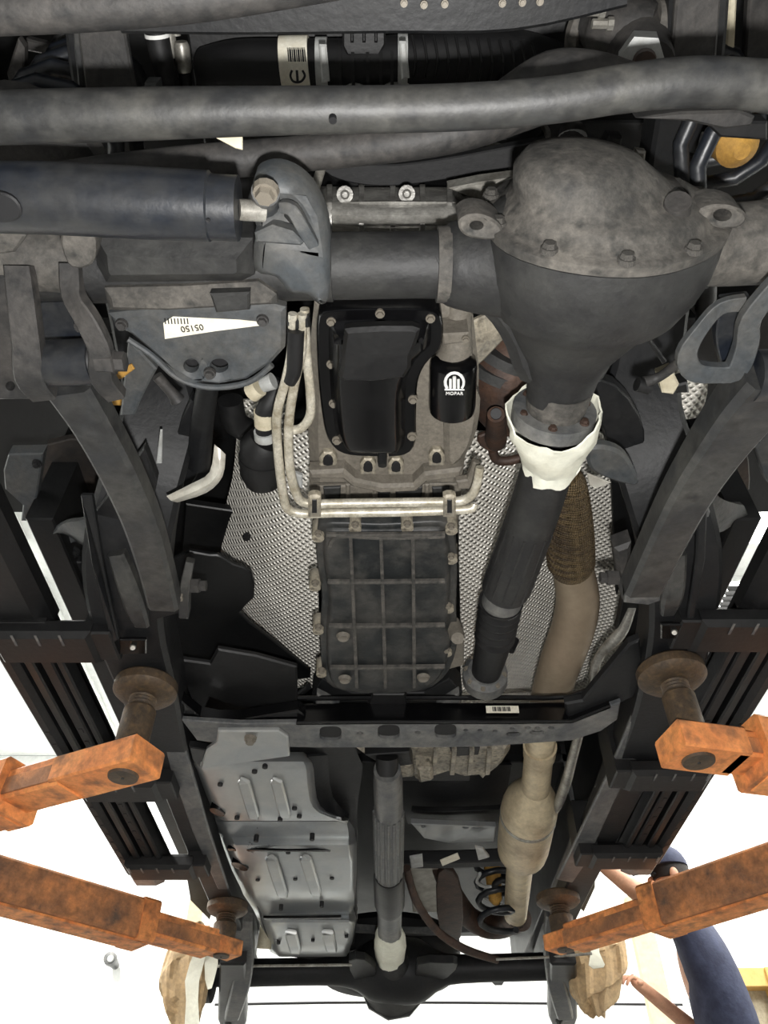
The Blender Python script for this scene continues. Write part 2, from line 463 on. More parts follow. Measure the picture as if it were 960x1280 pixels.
# ceiling lamps: a housing with a glowing lens and louvre blades
LX = 3.6
for sx in (-1, 1):
    side = 'left' if sx < 0 else 'right'
    for i, yy in enumerate((0.2, 3.6, 7.0)):
        e = empty('ceiling_lamp', (sx * LX, yy, CEIL), '', 'ceiling lamp', 'long ceiling lamps over the truck')
        if (sx, i) == (1, 2):
            e['label'] = 'long louvred ceiling lamp seen through the right running board gap'
        elif (sx, i) == (-9, 1):
            e['label'] = 'long ceiling lamp above the left running board'
        else:
            e['label'] = ('long ceiling lamp over the bonnet on the ', 'long ceiling lamp over the middle of the truck on the ', 'long ceiling lamp nearest the back wall on the ')[i] + side + ' side'
        z = CEIL
        box('lamp_housing', (sx * LX - 0.36, yy - 1.45, z - 0.06), (sx * LX + 0.36, yy + 1.45, z), 'wall', e)
        box('lamp_lens', (sx * LX - 0.33, yy - 1.42, z - 0.075), (sx * LX + 0.33, yy + 1.42, z - 0.062), 'glow', e)
        if (sx, i) == (1, 2):
            for q in range(36):
                box('louvre_blade', (sx * LX - 0.33, yy - 1.40 + q * 0.08, z - 0.13), (sx * LX + 0.33, yy - 1.378 + q * 0.08, z - 0.078), 'frame', e, bev=0.001)
# cream posts, a pine frame and a pipe along the back wall
def upright(name, xt, yt, xb, Y, w, mat, label, cat, dY=0.08):
    def pt(x, y):
        d = ray(x, y); return CAM + d * (Y / d.y)
    a, b = pt(xt, yt), pt(xb, 1280)
    x = (a.x + b.x) / 2
    t = (V((x, Y, 1.5)) - CAM); dep = t.y * CA + t.z * SA
    wm = w / F_PX * dep
    return tag(box(name, (x - wm / 2, Y, 0), (x + wm / 2, Y + dY, a.z), mat), label, cat)
upright('door_post', 241, 1040, 241, 6.2, 18, 'post', 'pale cream post behind the left rear lift arm', 'post')
upright('wall_post', 812, 1120, 812, 6.6, 30, 'post', 'pale cream post behind the man\'s lowered hand', 'post')
fr = empty('pine_frame', at(940, 1270, 0.2), 'pale pine timber frame behind the man in navy', 'frame')
def bp(x, y, Y):
    d = ray(x, y); return CAM + d * (Y / d.y)
a, b = bp(925, 1208, 5.6), bp(1010, 1222, 5.6)
box('post', (a.x + 0.16, 5.6, 0), (a.x + 0.28, 5.7, a.z), 'wood', fr)
box('rail', (a.x - 0.3, 5.62, a.z - 0.11), (a.x + 0.9, 5.72, a.z), 'wood', fr)
box('post', (a.x + 0.78, 5.6, 0), (a.x + 0.9, 5.7, a.z), 'wood', fr)
box('panel', (a.x - 0.3, 5.72, 0), (a.x + 0.9, 5.76, a.z - 0.1), 'cream', fr)
p = bp(500, 1252, 8.9)
tag(sweep('wall_cable', [(V((-1.7, 8.93, p.z - 0.02)), 0.012), (V((0, 8.93, p.z)), 0.012), (V((3.0, 8.93, p.z - 0.02)), 0.012)], 'rubber', n=8), 'thin dark cable along the white back wall', 'cable')
p = bp(139, 1200, 8.8)
wl = empty('wall_fitting', p, 'small grey round fitting on the white wall, under the left rear lift arm', 'wall fitting')
lathe('body', p + V((0, -0.02, 0)), (0, 1, 0), [(-0.06, 0.03), (-0.05, 0.062), (0.0, 0.066), (0.03, 0.058), (0.2, 0.04)], 'framelt', wl)
lathe('lens', p + V((0.015, -0.09, -0.01)), (0, 1, 0), [(0, 0.03), (0.02, 0.036), (0.03, 0.02)], 'clip', wl)

# ---------------------------------------------------------------- the truck: one thing, everything bolted to it is a part
truck = empty('pickup_truck', V((0, 1.9, Z(0.9))), 'dark pickup truck raised on the orange lift, underside in view', 'truck')
T = truck
# body above the chassis
box('cab_floor', V((-0.76, 0.55, Z(1.58))), V((0.80, 3.15, Z(1.62))), 'black', T)
box('bed_floor', V((-0.78, 2.95, Z(1.50))), V((0.78, 4.95, Z(1.54))), 'black', T)
box('bonnet', V((-0.90, -0.85, Z(1.8))), V((0.90, 1.0, Z(1.84))), 'black', T)
box('toe_board', V((-1.06, 0.5, Z(1.56))), V((1.08, 1.3, Z(1.60))), 'black', T)
box('firewall', V((-0.83, 0.9, Z(1.5))), V((0.83, 0.94, Z(1.84))), 'black', T)
for sx in (-1, 1):
    nm = 'left ' if sx < 0 else 'right '
    box('fender', V((sx * 0.88 - 0.03, -0.85, Z(1.2))), V((sx * 0.88 + 0.03, 0.56, Z(1.84))), 'black', T, label=nm + 'front fender')
    box('rocker_panel', V((0.02 + sx * 0.755 - 0.03, 1.15, Z(1.12))), V((0.02 + sx * 0.755 + 0.03, 2.9, Z(2.2))), 'black', T, label=nm + 'rocker panel')
    box('bed_side', V((sx * 0.77 - 0.03, 2.95, Z(1.24))), V((sx * 0.77 + 0.03, 4.95, Z(2.1))), 'black', T, label=nm + 'bed side')
box('grille', V((-0.9, -0.88, Z(1.2))), V((0.9, -0.84, Z(1.84))), 'black', T)
box('radiator', V((-0.42, -0.52, Z(1.4))), V((0.42, -0.45, Z(1.78))), 'rubber', T)
# wheel-arch liners beside the rails
sheet('wheel_liner', [[(-320, 300, 1.5), (-120, 340, 1.5), (20, 380, 1.5), (90, 400, 1.5)], [(-260, 480, 1.5), (-100, 500, 1.5), (50, 500, 1.5), (140, 500, 1.46)], [(-200, 640, 1.4), (-40, 640, 1.4), (60, 640, 1.36), (150, 640, 1.32)]], 0.01, 'black', T, label='left wheel arch liner')
sheet('wheel_liner', [[(870, 400, 1.5), (940, 380, 1.5), (1080, 340, 1.5), (1280, 300, 1.5)], [(830, 500, 1.46), (920, 500, 1.5), (1060, 500, 1.5), (1220, 480, 1.5)], [(830, 640, 1.32), (920, 640, 1.36), (1020, 640, 1.4), (1180, 640, 1.4)]], 0.01, 'black', T, label='right wheel arch liner')
plate('dusty_panel', [(58, 556), (120, 552), (134, 570), (120, 620), (100, 636), (70, 630), (48, 622)], 1.3, 0.02, 'brown', T, k=2, label='dusty brown inner panel beside the left arm')
plate('dusty_panel', [(900, 540), (930, 552), (938, 600), (930, 618), (890, 612), (876, 596)], 1.3, 0.02, 'brown', T, k=2, label='dusty brown inner panel beside the right arm')
for sx in (-1, 1):
    x0_, x1_ = sorted((0.02 + sx * 0.742, 0.02 + sx * 0.96))
    ff_ = box('fender_flare', (x0_, at(60, 622, 0.99).y, Z(0.98)), (x1_, at(60, 784, 0.99).y, Z(1.06)), 'plastic', T, bev=0.03, label=('left' if sx < 0 else 'right') + ' black fender flare')
    box('flare_lip', (x0_, at(60, 770, 0.99).y, Z(0.97)), (x1_, at(60, 782, 0.99).y, Z(0.99)), 'plastic', ff_)
# front beams and cables
fb = tube('front_beam', [(-240, 22, 0.84, 29), (-60, 14, 0.84, 29), (120, 6, 0.84, 29), (260, -6, 0.84, 28), (420, -30, 0.84, 26)], 'dusty', T, n=20)
cm = beam('front_crossmember', [(150, 8, 1.08, 26), (300, 10, 1.08, 26), (480, 8, 1.08, 26), (640, 4, 1.08, 27), (780, -26, 1.08, 27)], 'frame', T, ratio=0.7)
for x, y in ((505, 2), (530, 4), (556, 3), (628, 2), (653, 1), (675, 0)):
    bolt(cm, x, y + 2, 1.055, 5, 'bolt')
wc = tube('wiring_loom', [(205, 22, 1.12, 5), (260, 33, 1.12, 5), (360, 34, 1.12, 5), (560, 34, 1.12, 5), (640, 33, 1.12, 5), (700, 16, 1.12, 5), (745, 0, 1.12, 5)], 'rubber', T, n=10)
for x, y in ((353, 34), (636, 31)):
    plate('clip', [(x - 8, y - 9), (x + 7, y - 9), (x + 8, y + 8), (x - 7, y + 9)], 1.11, 0.012, 'clip', wc)
# radiator hose with connector, label band and clamps
hs = tube('radiator_hose', [(262, 92, 1.36, 30), (300, 86, 1.34, 32), (360, 84, 1.33, 31), (440, 80, 1.33, 28), (520, 76, 1.33, 30), (600, 74, 1.34, 33), (660, 80, 1.36, 34), (720, 104, 1.4, 33)], 'rubber', T, n=24)
for i in range(12):
    f = i / 11
    tube('hose_rib', [(515 + f * 150, 44 + 1.0 * i * f, 1.315, 1.6), (520 + f * 150, 78, 1.285, 1.6), (515 + f * 150, 106, 1.31, 1.6)], 'plastic', hs, n=6)
lb = tube('label_band', [(353, 84, 1.33, 34), (388, 82, 1.33, 33)], 'label', hs, n=28, k=1, label='white paper band with a barcode and emblem')
cp = at(371, 78, 1.26)
for i in range(9):
    x = 360 + i * 2.6
    tube('barcode_bar', [(x, 62, 1.262, 0.7 + 0.5 * (i % 2)), (x + 1, 77, 1.262, 0.7 + 0.5 * (i % 2))], 'ink_shade', lb, n=4, k=1)
tube('emblem', [(365, 88, 1.262, 1.4), (363, 95, 1.262, 1.4), (367, 102, 1.262, 1.4), (376, 102, 1.262, 1.4), (381, 95, 1.262, 1.4), (378, 88, 1.262, 1.4)], 'ink_shade', lb, n=6)
tube('emblem', [(371, 88, 1.262, 1.6), (372, 101, 1.262, 1.6)], 'ink_shade', lb, n=6, k=1)
cn = tube('hose_connector', [(392, 82, 1.325, 27), (414, 82, 1.325, 25), (440, 82, 1.325, 25), (470, 81, 1.325, 25), (500, 79, 1.325, 26)], 'plastic', hs, n=24)
for x in (424, 440, 458, 474, 488):
    tube('rib', [(x, 82, 1.325, 28.5), (x + 4, 82, 1.325, 28.5)], 'plastic', cn, n=24, k=1)
for x, y, w in ((403, 82, 7), (503, 78, 6)):
    c = tube('hose_clamp', [(x - w, y, 1.325, 31), (x + w, y, 1.325, 31)], 'clip', hs, n=28, k=1)
    plate('clamp_tongue', [(x - 4, y - 26), (x + 5, y - 26), (x + 9, y + 20), (x - 1, y + 22)], 1.225, 0.006, 'clip', c)
pl = plate('thermostat_neck', [(428, -30), (482, -30), (482, 56), (474, 70), (434, 70), (428, 58)], 1.3, 0.14, 'plastic', T)
for x in (440, 455, 470):
    plate('rib', [(x - 2, -20), (x + 2, -20), (x + 2, 54), (x - 2, 54)], 1.285, 0.02, 'plastic', pl)
bolt(pl, 466, 3, 1.28, 11, 'steel')
for pts in ([(432, 108), (440, 99), (450, 103), (456, 109)], [(480, 108), (488, 98), (508, 97), (512, 108)]):
    plate('hose_bracket', pts, 1.3, 0.03, 'clip', T)

# left front corner: rail, hoses, brackets
RAIL_L = [(112, -60, 1.2, 33), (124, 60, 1.2, 33), (138, 160, 1.24, 32), (160, 300, 1.3, 36), (190, 420, 1.28, 40), (205, 500, 1.22, 44), (182, 590, 1.12, 48), (163, 680, 1.06, 50), (166, 760, 1.03, 44), (188, 840, 1.02, 37), (205, 900, 1.025, 29), (228, 975, 1.03, 22), (255, 1055, 1.03, 18), (288, 1145, 1.035, 14), (312, 1215, 1.2, 12)]
RAIL_R = [(870, -60, 1.2, 36), (862, 60, 1.2, 36), (846, 160, 1.24, 36), (826, 300, 1.3, 38), (806, 420, 1.28, 42), (796, 500, 1.22, 46), (822, 590, 1.12, 48), (846, 680, 1.06, 46), (846, 760, 1.03, 40), (832, 830, 1.02, 36), (812, 890, 1.025, 30), (777, 975, 1.03, 24), (738, 1060, 1.03, 19), (704, 1138, 1.035, 15), (680, 1200, 1.2, 13)]
rl = beam('frame_rail', RAIL_L, 'frame', T, ratio=0.75, b=0.18, label='left frame rail of dusty black steel')
rr = beam('frame_rail', RAIL_R, 'frame', T, ratio=0.75, b=0.18, label='right frame rail of dusty black steel')
plate('rail_flange', [(84, -20), (94, -20), (108, 116), (98, 116)], 1.17, 0.012, 'rod', rl)
plate('rail_face', [(90, -10), (148, -10), (170, 120), (108, 120)], 1.15, 0.012, 'dusty', rl, label='dusty lower face of the left rail')
plate('rail_face', [(846, -10), (902, -10), (896, 70), (890, 108), (834, 108), (840, 60)], 1.15, 0.012, 'dusty', rr, label='dusty lower face of the right rail')
hz = tube('coolant_hose', [(190, -10, 1.32, 15), (196, 40, 1.32, 15), (206, 90, 1.32, 14), (222, 140, 1.36, 14)], 'rubber', T)
tube('paint_ring', [(196, 41, 1.32, 15.8), (197, 46, 1.32, 15.8)], 'white', hz, k=1)
ac = tube('line_fitting', [(226, 52, 1.34, 8), (227, 58, 1.34, 10), (230, 84, 1.34, 10), (231, 90, 1.34, 8)], 'steel', T, k=1, n=12)
tube('hose_end', [(231, 88, 1.34, 8), (234, 118, 1.36, 8)], 'rubber', ac, k=1)
tube('line_fitting', [(207, 30, 1.35, 6), (211, 40, 1.35, 8), (213, 58, 1.35, 8), (216, 72, 1.35, 6)], 'steel', T, k=1, n=12)
tube('line_fitting', [(218, 26, 1.35, 6), (220, 44, 1.35, 6)], 'steel', T, k=1, n=10)
bx_ = plate('sensor_box', [(252, 80), (270, 77), (280, 70), (286, 104), (256, 108)], 1.35, 0.05, 'slate', T, label='grey green sensor box')
plate('sensor_lip', [(276, 70), (283, 68), (287, 102), (281, 104)], 1.34, 0.04, 'clip', bx_)
plate('rail_clip', [(180, 104), (196, 104), (198, 118), (180, 118)], 1.15, 0.03, 'slate', T)
# arched bracket and struts in the left wheel arch
tube('arched_hose', [(8, 128, 1.3, 10), (28, 104, 1.3, 10), (52, 95, 1.3, 10), (74, 104, 1.3, 10), (100, 126, 1.3, 10)], 'plastic', T)
plate('strut_plate', [(8, 92), (22, 48), (30, 60), (30, 118), (14, 118)], 1.34, 0.02, 'dusty', T)
plate('inner_bracket', [(32, 48), (62, 56), (62, 70), (34, 64)], 1.5, 0.02, 'dusty', T)
tube('inner_hose', [(82, 38, 1.45, 8), (72, 64, 1.45, 9), (84, 92, 1.45, 9)], 'plastic', T)
# coil springs
def coil(x, y, h, r_m, wire, turns, z0, z1, mat, name='coil_spring', foam=True, label=None, y2=None):
    c = at(x, y, h)
    pts = []
    n = int(turns * 12)
    for i in range(n + 1):
        a = 2 * math.pi * i / 12
        pts.append((V((c.x + r_m * math.cos(a), c.y + r_m * math.sin(a), c.z + z0 + (z1 - z0) * i / n)), wire))
    o = sweep(name, pts, mat, T, n=10, k=1, label=label)
    if foam:
        lathe('bump_stop', V((c.x, c.y, c.z + z0 + 0.10)), (0, 0, 1), [(0, 0.012), (0.02, r_m * 0.38), (0.16, r_m * 0.5), (0.2, r_m * 0.45)], 'yellow', o)
    return o
coil(958, 222, 1.04, 0.082, 0.012, 4.2, 0.0, 0.36, 'blue', label='blue black coil spring around an ochre bump stop')
coil(40, 216, 1.05, 0.085, 0.013, 4.2, 0.05, 0.36, 'blue', label='coil spring behind the steering damper')
for sx, x in ((-1, 40),):
    p = at(x, 210, 1.05)
    lathe('spring_seat', p + V((0, 0, -0.03)), (0, 0, 1), [(0, 0.05), (0.01, 0.1), (0.03, 0.11), (0.05, 0.07)], 'dusty', T)

# steering gear on the right rail
sg = tube('steering_gear', [(735, 22, 1.28, 26), (760, 30, 1.26, 40), (790, 36, 1.22, 38), (822, 34, 1.2, 26)], 'dusty', T, n=24, label='dusty cast steering gear')
tube('sector_shaft', [(792, 20, 1.26, 40), (800, 60, 1.2, 40), (806, 88, 1.14, 36)], 'dusty', sg, n=24)
tube('end_cap', [(722, 40, 1.3, 30), (733, 42, 1.29, 37), (742, 44, 1.28, 33)], 'cast', sg, n=24)
tube('input_cover', [(818, 28, 1.2, 25), (836, 28, 1.2, 25), (840, 28, 1.2, 20)], 'cast', sg, n=24, k=1)
nut = tube('pitman_nut', [(801, 66, 1.15, 27), (802, 76, 1.08, 29)], 'clip', sg, n=6, k=1, ref=(0, 1, 0), angle=20)
tube('shaft_end', [(805, 74, 1.1, 15), (806, 80, 1.05, 14)], 'rust', sg, n=16, k=1)
for x, y in ((742, 14), (752, 30)):
    tube('gear_bolt', [(x - 12, y, 1.18, 6), (x + 6, y, 1.18, 6), (x + 7, y, 1.18, 8), (x + 14, y, 1.18, 8)], 'steel', sg, n=8, k=1)
plate('inner_fender_edge', [(912, -10), (922, -10), (916, 110), (904, 106)], 1.35, 0.02, 'cream', T)
plate('inner_fender_panel', [(936, -10), (975, -10), (975, 110), (930, 108)], 1.4, 0.02, 'dusty', T)
plate('fender_bracket', [(922, 90), (938, 82), (945, 110), (924, 112)], 1.3, 0.02, 'plastic', T)
# tie rod, drag link
tr = tube('tie_rod', [(-220, 150, 0.86, 31), (-40, 148, 0.86, 31), (90, 145, 0.86, 31), (200, 142, 0.86, 30), (330, 139, 0.86, 28), (480, 137, 0.86, 27), (600, 133, 0.86, 27), (700, 124, 0.86, 27), (780, 111, 0.86, 28), (860, 103, 0.86, 29), (930, 105, 0.86, 29), (1000, 112, 0.86, 30), (1180, 120, 0.86, 30)], 'rod', T, n=24, label='long grey steel tie rod with dust along its underside')
tube('grease_hole', [(416, 147, 0.833, 5), (416, 151, 0.828, 5)], 'ink_shade', tr, n=10, k=1)
dl = tube('drag_link', [(70, 218, 0.99, 14), (140, 212, 0.99, 18), (250, 203, 0.99, 21), (400, 190, 0.99, 21), (520, 176, 0.99, 22), (590, 158, 1.0, 26), (640, 132, 1.02, 34), (690, 108, 1.02, 40), (740, 102, 1.02, 34), (790, 108, 1.02, 26)], 'dusty', T, n=20, label='dark drag link crossing behind the tie rod')
plate('paper_tag', [(268, 172), (303, 170), (303, 188), (294, 186)], 0.875, 0.003, 'cream', T, label='torn cream paper tag')
plate('stabiliser_mount', [(795, 148), (850, 140), (925, 138), (944, 146), (940, 158), (905, 162), (860, 152)], 0.98, 0.03, 'dusty', T)
plate('mount_flange', [(880, 152), (960, 152), (960, 176), (900, 172)], 1.02, 0.03, 'plastic', T)
plate('white_tab', [(878, 166), (890, 166), (884, 190), (874, 190)], 1.2, 0.01, 'clip', T)
plate('rail_gusset', [(845, 196), (862, 196), (884, 200), (866, 262), (850, 258)], 1.18, 0.02, 'frame', T)
# belt and pulleys in front of the engine
for x, y, r, m in ((478, 192, 72, 'plastic'), (548, 186, 34, 'plastic'), (640, 186, 46, 'plastic')):
    c = at(x, y, 1.32); rm = mm(r, x, y, 1.32)
    pu = lathe('belt_pulley', c, (0, 1, 0.12), [(-0.035, rm * 0.45), (-0.035, rm * 0.7), (-0.02, rm * 0.78), (-0.022, rm), (0.02, rm), (0.022, rm * 0.8)], m, T, n=36)
    lathe('pulley_rim', c + V((0, -0.024, 0)), (0, 1, 0.12), [(0, rm * 0.82), (-0.006, rm * 0.86), (-0.006, rm * 0.97), (0.002, rm * 0.99)], 'steel', pu, n=36, hollow=True)
beam('drive_belt', [(408, 192, 1.2, 13), (420, 206, 1.2, 13), (455, 215, 1.2, 13), (500, 216, 1.2, 13), (560, 208, 1.2, 13), (620, 198, 1.2, 14), (682, 186, 1.2, 14)], 'rubber', T, ratio=0.6, label='wide black drive belt')
jg = tube('jug_fitting', [(716, 166, 1.3, 17), (714, 176, 1.28, 17), (714, 186, 1.26, 17), (712, 200, 1.24, 20), (710, 212, 1.22, 22)], 'dusty', T, n=18)
for y in (172, 180):
    tube('clamp_ring', [(715, y, 1.285, 18.5), (715, y + 5, 1.28, 18.5)], 'clip', jg, n=18, k=1)
tube('coolant_elbow', [(664, 206, 1.3, 7), (676, 194, 1.3, 8), (692, 184, 1.3, 7)], 'steel', T)
plate('hose_bracket', [(745, 204), (762, 170), (778, 172), (775, 204), (758, 208)], 1.2, 0.03, 'plastic', T)
bolt(T, 766, 186, 1.19, 6, 'steel')
plate('spring_clip', [(792, 202), (796, 188), (808, 190), (805, 212), (793, 212)], 1.14, 0.015, 'steel', T)
# engine: lower front cover
eng = sheet('engine_block', [[(380, 232, 1.22), (450, 234, 1.2), (540, 234, 1.2), (650, 236, 1.22)], [(384, 256, 1.12), (450, 256, 1.1), (540, 256, 1.1), (650, 256, 1.12)], [(388, 276, 1.12), (450, 276, 1.08), (540, 276, 1.08), (650, 276, 1.12)], [(388, 300, 1.2), (450, 300, 1.16), (540, 300, 1.16), (650, 300, 1.2)]], 0.03, 'engine', T, label='cast aluminium engine front cover')
for x in (412, 452, 491, 528, 562):
    beam('casting_rib', [(x, 234, 1.2, 3.5), (x, 256, 1.105, 3.5), (x, 288, 1.09, 3.5)], 'engine', eng, ratio=1.0, k=2)
for x, y in ((432, 245), (508, 244), (580, 242)):
    lathe('bolt_boss', at(x, y, 1.14), (0, 0.5, 1), [(-0.02, 0.004), (-0.024, 0.007), (-0.024, 0.0125), (0.02, 0.014)], 'engine', eng, n=14)
plate('cover_flange', [(560, 236), (600, 228), (645, 222), (660, 232), (620, 244), (608, 262), (596, 250)], 1.1, 0.03, 'steel', eng)
box('engine_core', V((-0.32, -0.1, Z(1.38))), V((0.32, 0.6, Z(1.78))), 'plastic', T)
for x in (360, 372, 384):
    tube('oil_line', [(x, 236, 1.22, 5), (x - 4, 300, 1.2, 5)], 'plastic', T, k=1)
tube('cooler_line', [(403, 205, 1.1, 6), (398, 222, 1.08, 6), (390, 246, 1.06, 6), (386, 262, 1.05, 6)], 'steel', T)

# ---------------------------------------------------------------- front axle
ax = tube('front_axle', [(-220, 336, 0.96, 44), (-60, 336, 0.96, 44), (60, 336, 0.96, 42), (200, 336, 0.96, 41), (400, 333, 0.96, 41), (545, 331, 0.96, 41), (560, 331, 0.96, 50), (610, 330, 0.96, 64), (660, 320, 0.96, 84)], 'darkcast', T, n=24, label='dark front axle tube')
tube('axle_tube', [(830, 300, 0.96, 72), (880, 304, 0.96, 54), (915, 306, 0.96, 50), (1010, 300, 0.96, 52), (1200, 296, 0.96, 50)], 'cast', ax, n=24)
tube('weld_collar', [(546, 331, 0.955, 46), (562, 331, 0.955, 47)], 'cast', ax, n=24, k=1)
tube('weld_collar', [(408, 333, 0.955, 43), (416, 333, 0.955, 43)], 'darkcast', ax, n=24, k=1)
dc = at(748, 280, 0.96); R0 = mm(146, 748, 280, 0.96)
def eggring(dy, s, sx=0.0, sz=0.0, n=40):
    out = []
    for i in range(n):
        a = 2 * math.pi * i / n
        e = 1 + 0.05 * math.cos(3 * a + 0.6)
        out.append(V((dc.x + sx + R0 * s * e * math.cos(a), dc.y + dy, dc.z + sz + R0 * s * 0.98 * math.sin(a))))
    return out
carrier = loft('differential_carrier', [eggring(-0.002, 0.92), eggring(0.0, 1.0), eggring(0.022, 1.0), eggring(0.05, 0.985), eggring(0.085, 0.93, 0, 0.003), eggring(0.115, 0.84, 0, 0.004), eggring(0.122, 0.79, 0, 0.006), eggring(0.128, 0.735, -0.002, 0.01), eggring(0.17, 0.585, -0.004, 0.015), eggring(0.21, 0.44, -0.005, 0.018), eggring(0.25, 0.36, -0.006, 0.02), eggring(0.29, 0.33, -0.006, 0.02)], 'darkcast', T, label='dark iron front differential carrier')
cover = loft('differential_cover', [eggring(-0.002, 1.01), eggring(-0.014, 1.02), eggring(-0.018, 0.98), eggring(-0.02, 0.90), eggring(-0.034, 0.84), eggring(-0.044, 0.76, -0.004), eggring(-0.052, 0.66, -0.022), eggring(-0.072, 0.58, -0.036, -0.004), eggring(-0.09, 0.46, -0.042, -0.008), eggring(-0.098, 0.28, -0.046, -0.012), eggring(-0.1, 0.1, -0.046, -0.012)], 'cast', carrier, label='dusty domed differential cover', angle=60)
for i in range(10):
    a = 2 * math.pi * (i + 0.5) / 10
    p = V((dc.x + R0 * 0.95 * math.cos(a), dc.y - 0.02, dc.z + R0 * 0.94 * math.sin(a)))
    bt = bolt(carrier, 0, 0, 1, 5, 'cast', axis=(0, 1, 0)); bt.location = p - ORI[carrier]; ORI[bt] = p; bt.scale = (0.0115,) * 3
# raised rib down the cover's middle and a filler plug
lathe('filler_plug', V((dc.x + 0.075, dc.y - 0.036, dc.z - 0.06)), (0.2, 1, 0.5), [(-0.026, 0.008), (-0.026, 0.016), (-0.012, 0.018), (0.02, 0.022)], 'dusty', carrier, n=14)
lathe('drain_plug', at(745, 380, 0.84), (0, 0.35, 1), [(-0.006, 0.006), (-0.006, 0.012), (0.0, 0.013), (0.001, 0.02), (0.03, 0.022)], 'steel', carrier, n=14)
plate('axle_ear', [(574, 276), (590, 268), (612, 272), (628, 286), (620, 300), (590, 298), (576, 290)], 0.9, 0.05, 'cast', carrier, k=3, holes=[(596, 283, 9, 6)])
plate('axle_ear', [(876, 262), (900, 256), (926, 262), (934, 274), (920, 286), (890, 284), (878, 276)], 0.9, 0.05, 'cast', carrier, k=3, holes=[(904, 270, 12, 8)])
plate('carrier_web', [(540, 372), (566, 376), (592, 388), (616, 410), (634, 440), (652, 482), (690, 478), (690, 360), (600, 340), (545, 330)], 0.95, 0.06, 'darkcast', carrier, k=2, bev=0.015)
plate('carrier_web', [(890, 366), (858, 374), (830, 392), (800, 420), (772, 448), (756, 480), (720, 478), (720, 360), (850, 340)], 0.95, 0.06, 'darkcast', carrier, k=2, bev=0.015)
sweep('pinion_nose', [(dc + V((-0.004, 0.27, 0.018)), 0.052), (dc + V((-0.005, 0.3, 0.018)), 0.05), (dc + V((-0.006, 0.325, 0.018)), 0.046)], 'cast', carrier, n=24, k=1)
fl = sweep('pinion_flange', [(dc + V((-0.006, 0.315, 0.018)), 0.068), (dc + V((-0.007, 0.34, 0.018)), 0.068)], 'framelt', carrier, n=28, k=1)
# steering damper along the axle
dm = tube('steering_damper', [(-160, 242, 0.8, 42), (-60, 246, 0.8, 42), (60, 248, 0.8, 43), (180, 254, 0.8, 43), (262, 258, 0.8, 42), (264, 259, 0.8, 39), (298, 261, 0.8, 39)], 'blue', T, n=28, k=1, label='blue black steering damper')
plate('damper_window', [(-10, 242), (14, 246), (26, 262), (20, 276), (-10, 276)], 0.758, 0.004, 'ink_shade', dm, k=3)
tube('damper_rod', [(298, 262, 0.81, 13), (330, 264, 0.82, 13)], 'steel', dm, k=1)
bolt(dm, 260, 276, 0.762, 3, 'ink_shade')
sb = plate('steering_bracket', [(313, 238), (322, 225), (345, 221), (372, 232), (394, 256), (408, 292), (411, 330), (410, 378), (398, 386), (384, 374), (362, 372), (344, 352), (318, 344), (316, 312), (320, 290), (312, 272)], 0.83, 0.055, 'slate', T, k=3, angle=55, holes=[[(353, 263), (364, 266), (370, 280), (378, 296), (366, 290), (354, 276)]], label='slate grey cast steering damper bracket', bev=0.012)
beam('bracket_rib', [(352, 258, 0.825, 7), (366, 262, 0.82, 8), (380, 286, 0.82, 8), (392, 306, 0.825, 7)], 'slate', sb, ratio=0.8)
tube('bracket_boss', [(330, 252, 0.84, 20), (332, 240, 0.815, 18)], 'slate', sb, k=1)
bolt(sb, 332, 240, 0.805, 17, 'bolt', axis=(0.05, -0.3, 1))
plate('bracket_step', [(318, 292), (340, 282), (366, 290), (380, 304), (376, 308), (320, 304)], 0.82, 0.02, 'slate', sb)
# left axle truss over the tube and its lower lip
ts = plate('axle_truss', [(112, 300), (200, 303), (314, 306), (316, 352), (300, 360), (128, 362), (116, 340)], 0.885, 0.11, 'darkcast', T, bev=0.02, label='boxed truss along the left axle tube')
plate('truss_lip', [(128, 364), (230, 362), (322, 356), (345, 372), (346, 386), (212, 394), (134, 392)], 0.9, 0.05, 'cast', ts, bev=0.01)
plate('truss_pad', [(262, 368), (312, 366), (312, 388), (270, 392)], 0.89, 0.03, 'darkcast', ts)
# left sway-bar skid plate
sk = plate('skid_plate', [(134, 394), (160, 391), (250, 386), (340, 382), (357, 386), (356, 436), (338, 456), (308, 476), (272, 482), (240, 479), (214, 464), (188, 440), (164, 420), (148, 412)], 0.9, 0.02, 'slate', T, holes=[(238, 460, 10, 9), (273, 460, 12, 9)], label='slate grey skid plate with two round holes', bev=0.006)
plate('skid_label', [(204, 404), (216, 396), (300, 400), (328, 403), (326, 407), (270, 414), (206, 424)], 0.899, 0.002, 'label', sk, bev=0.0003, label='white part number label')
text('label_print', '05150', at(240, 410, 0.8975), at(205, 413, 0.9) - at(240, 409, 0.9), V((0, 1, 0)), 0.013, 'ink_shade', sk)
for i in range(8):
    tube('barcode_bar', [(206 + i * 4, 398, 0.8985, 0.8), (207 + i * 4, 405, 0.8985, 0.8)], 'ink_shade', sk, n=4, k=1)
plate('skid_hole_shade', [(215, 448), (300, 446), (296, 472), (222, 472)], 0.94, 0.01, 'ink_shade', sk)  # black plate added behind the two holes to paint their shade
for x, y in ((152, 406), (328, 401), (262, 467)):
    bolt(sk, x, y, 0.895, 8, 'dusty')
tube('skid_edge', [(160, 424, 0.905, 4), (190, 444, 0.905, 4), (222, 472, 0.905, 4), (262, 484, 0.905, 4), (310, 478, 0.905, 4), (340, 456, 0.905, 4)], 'slate', sk, n=8)
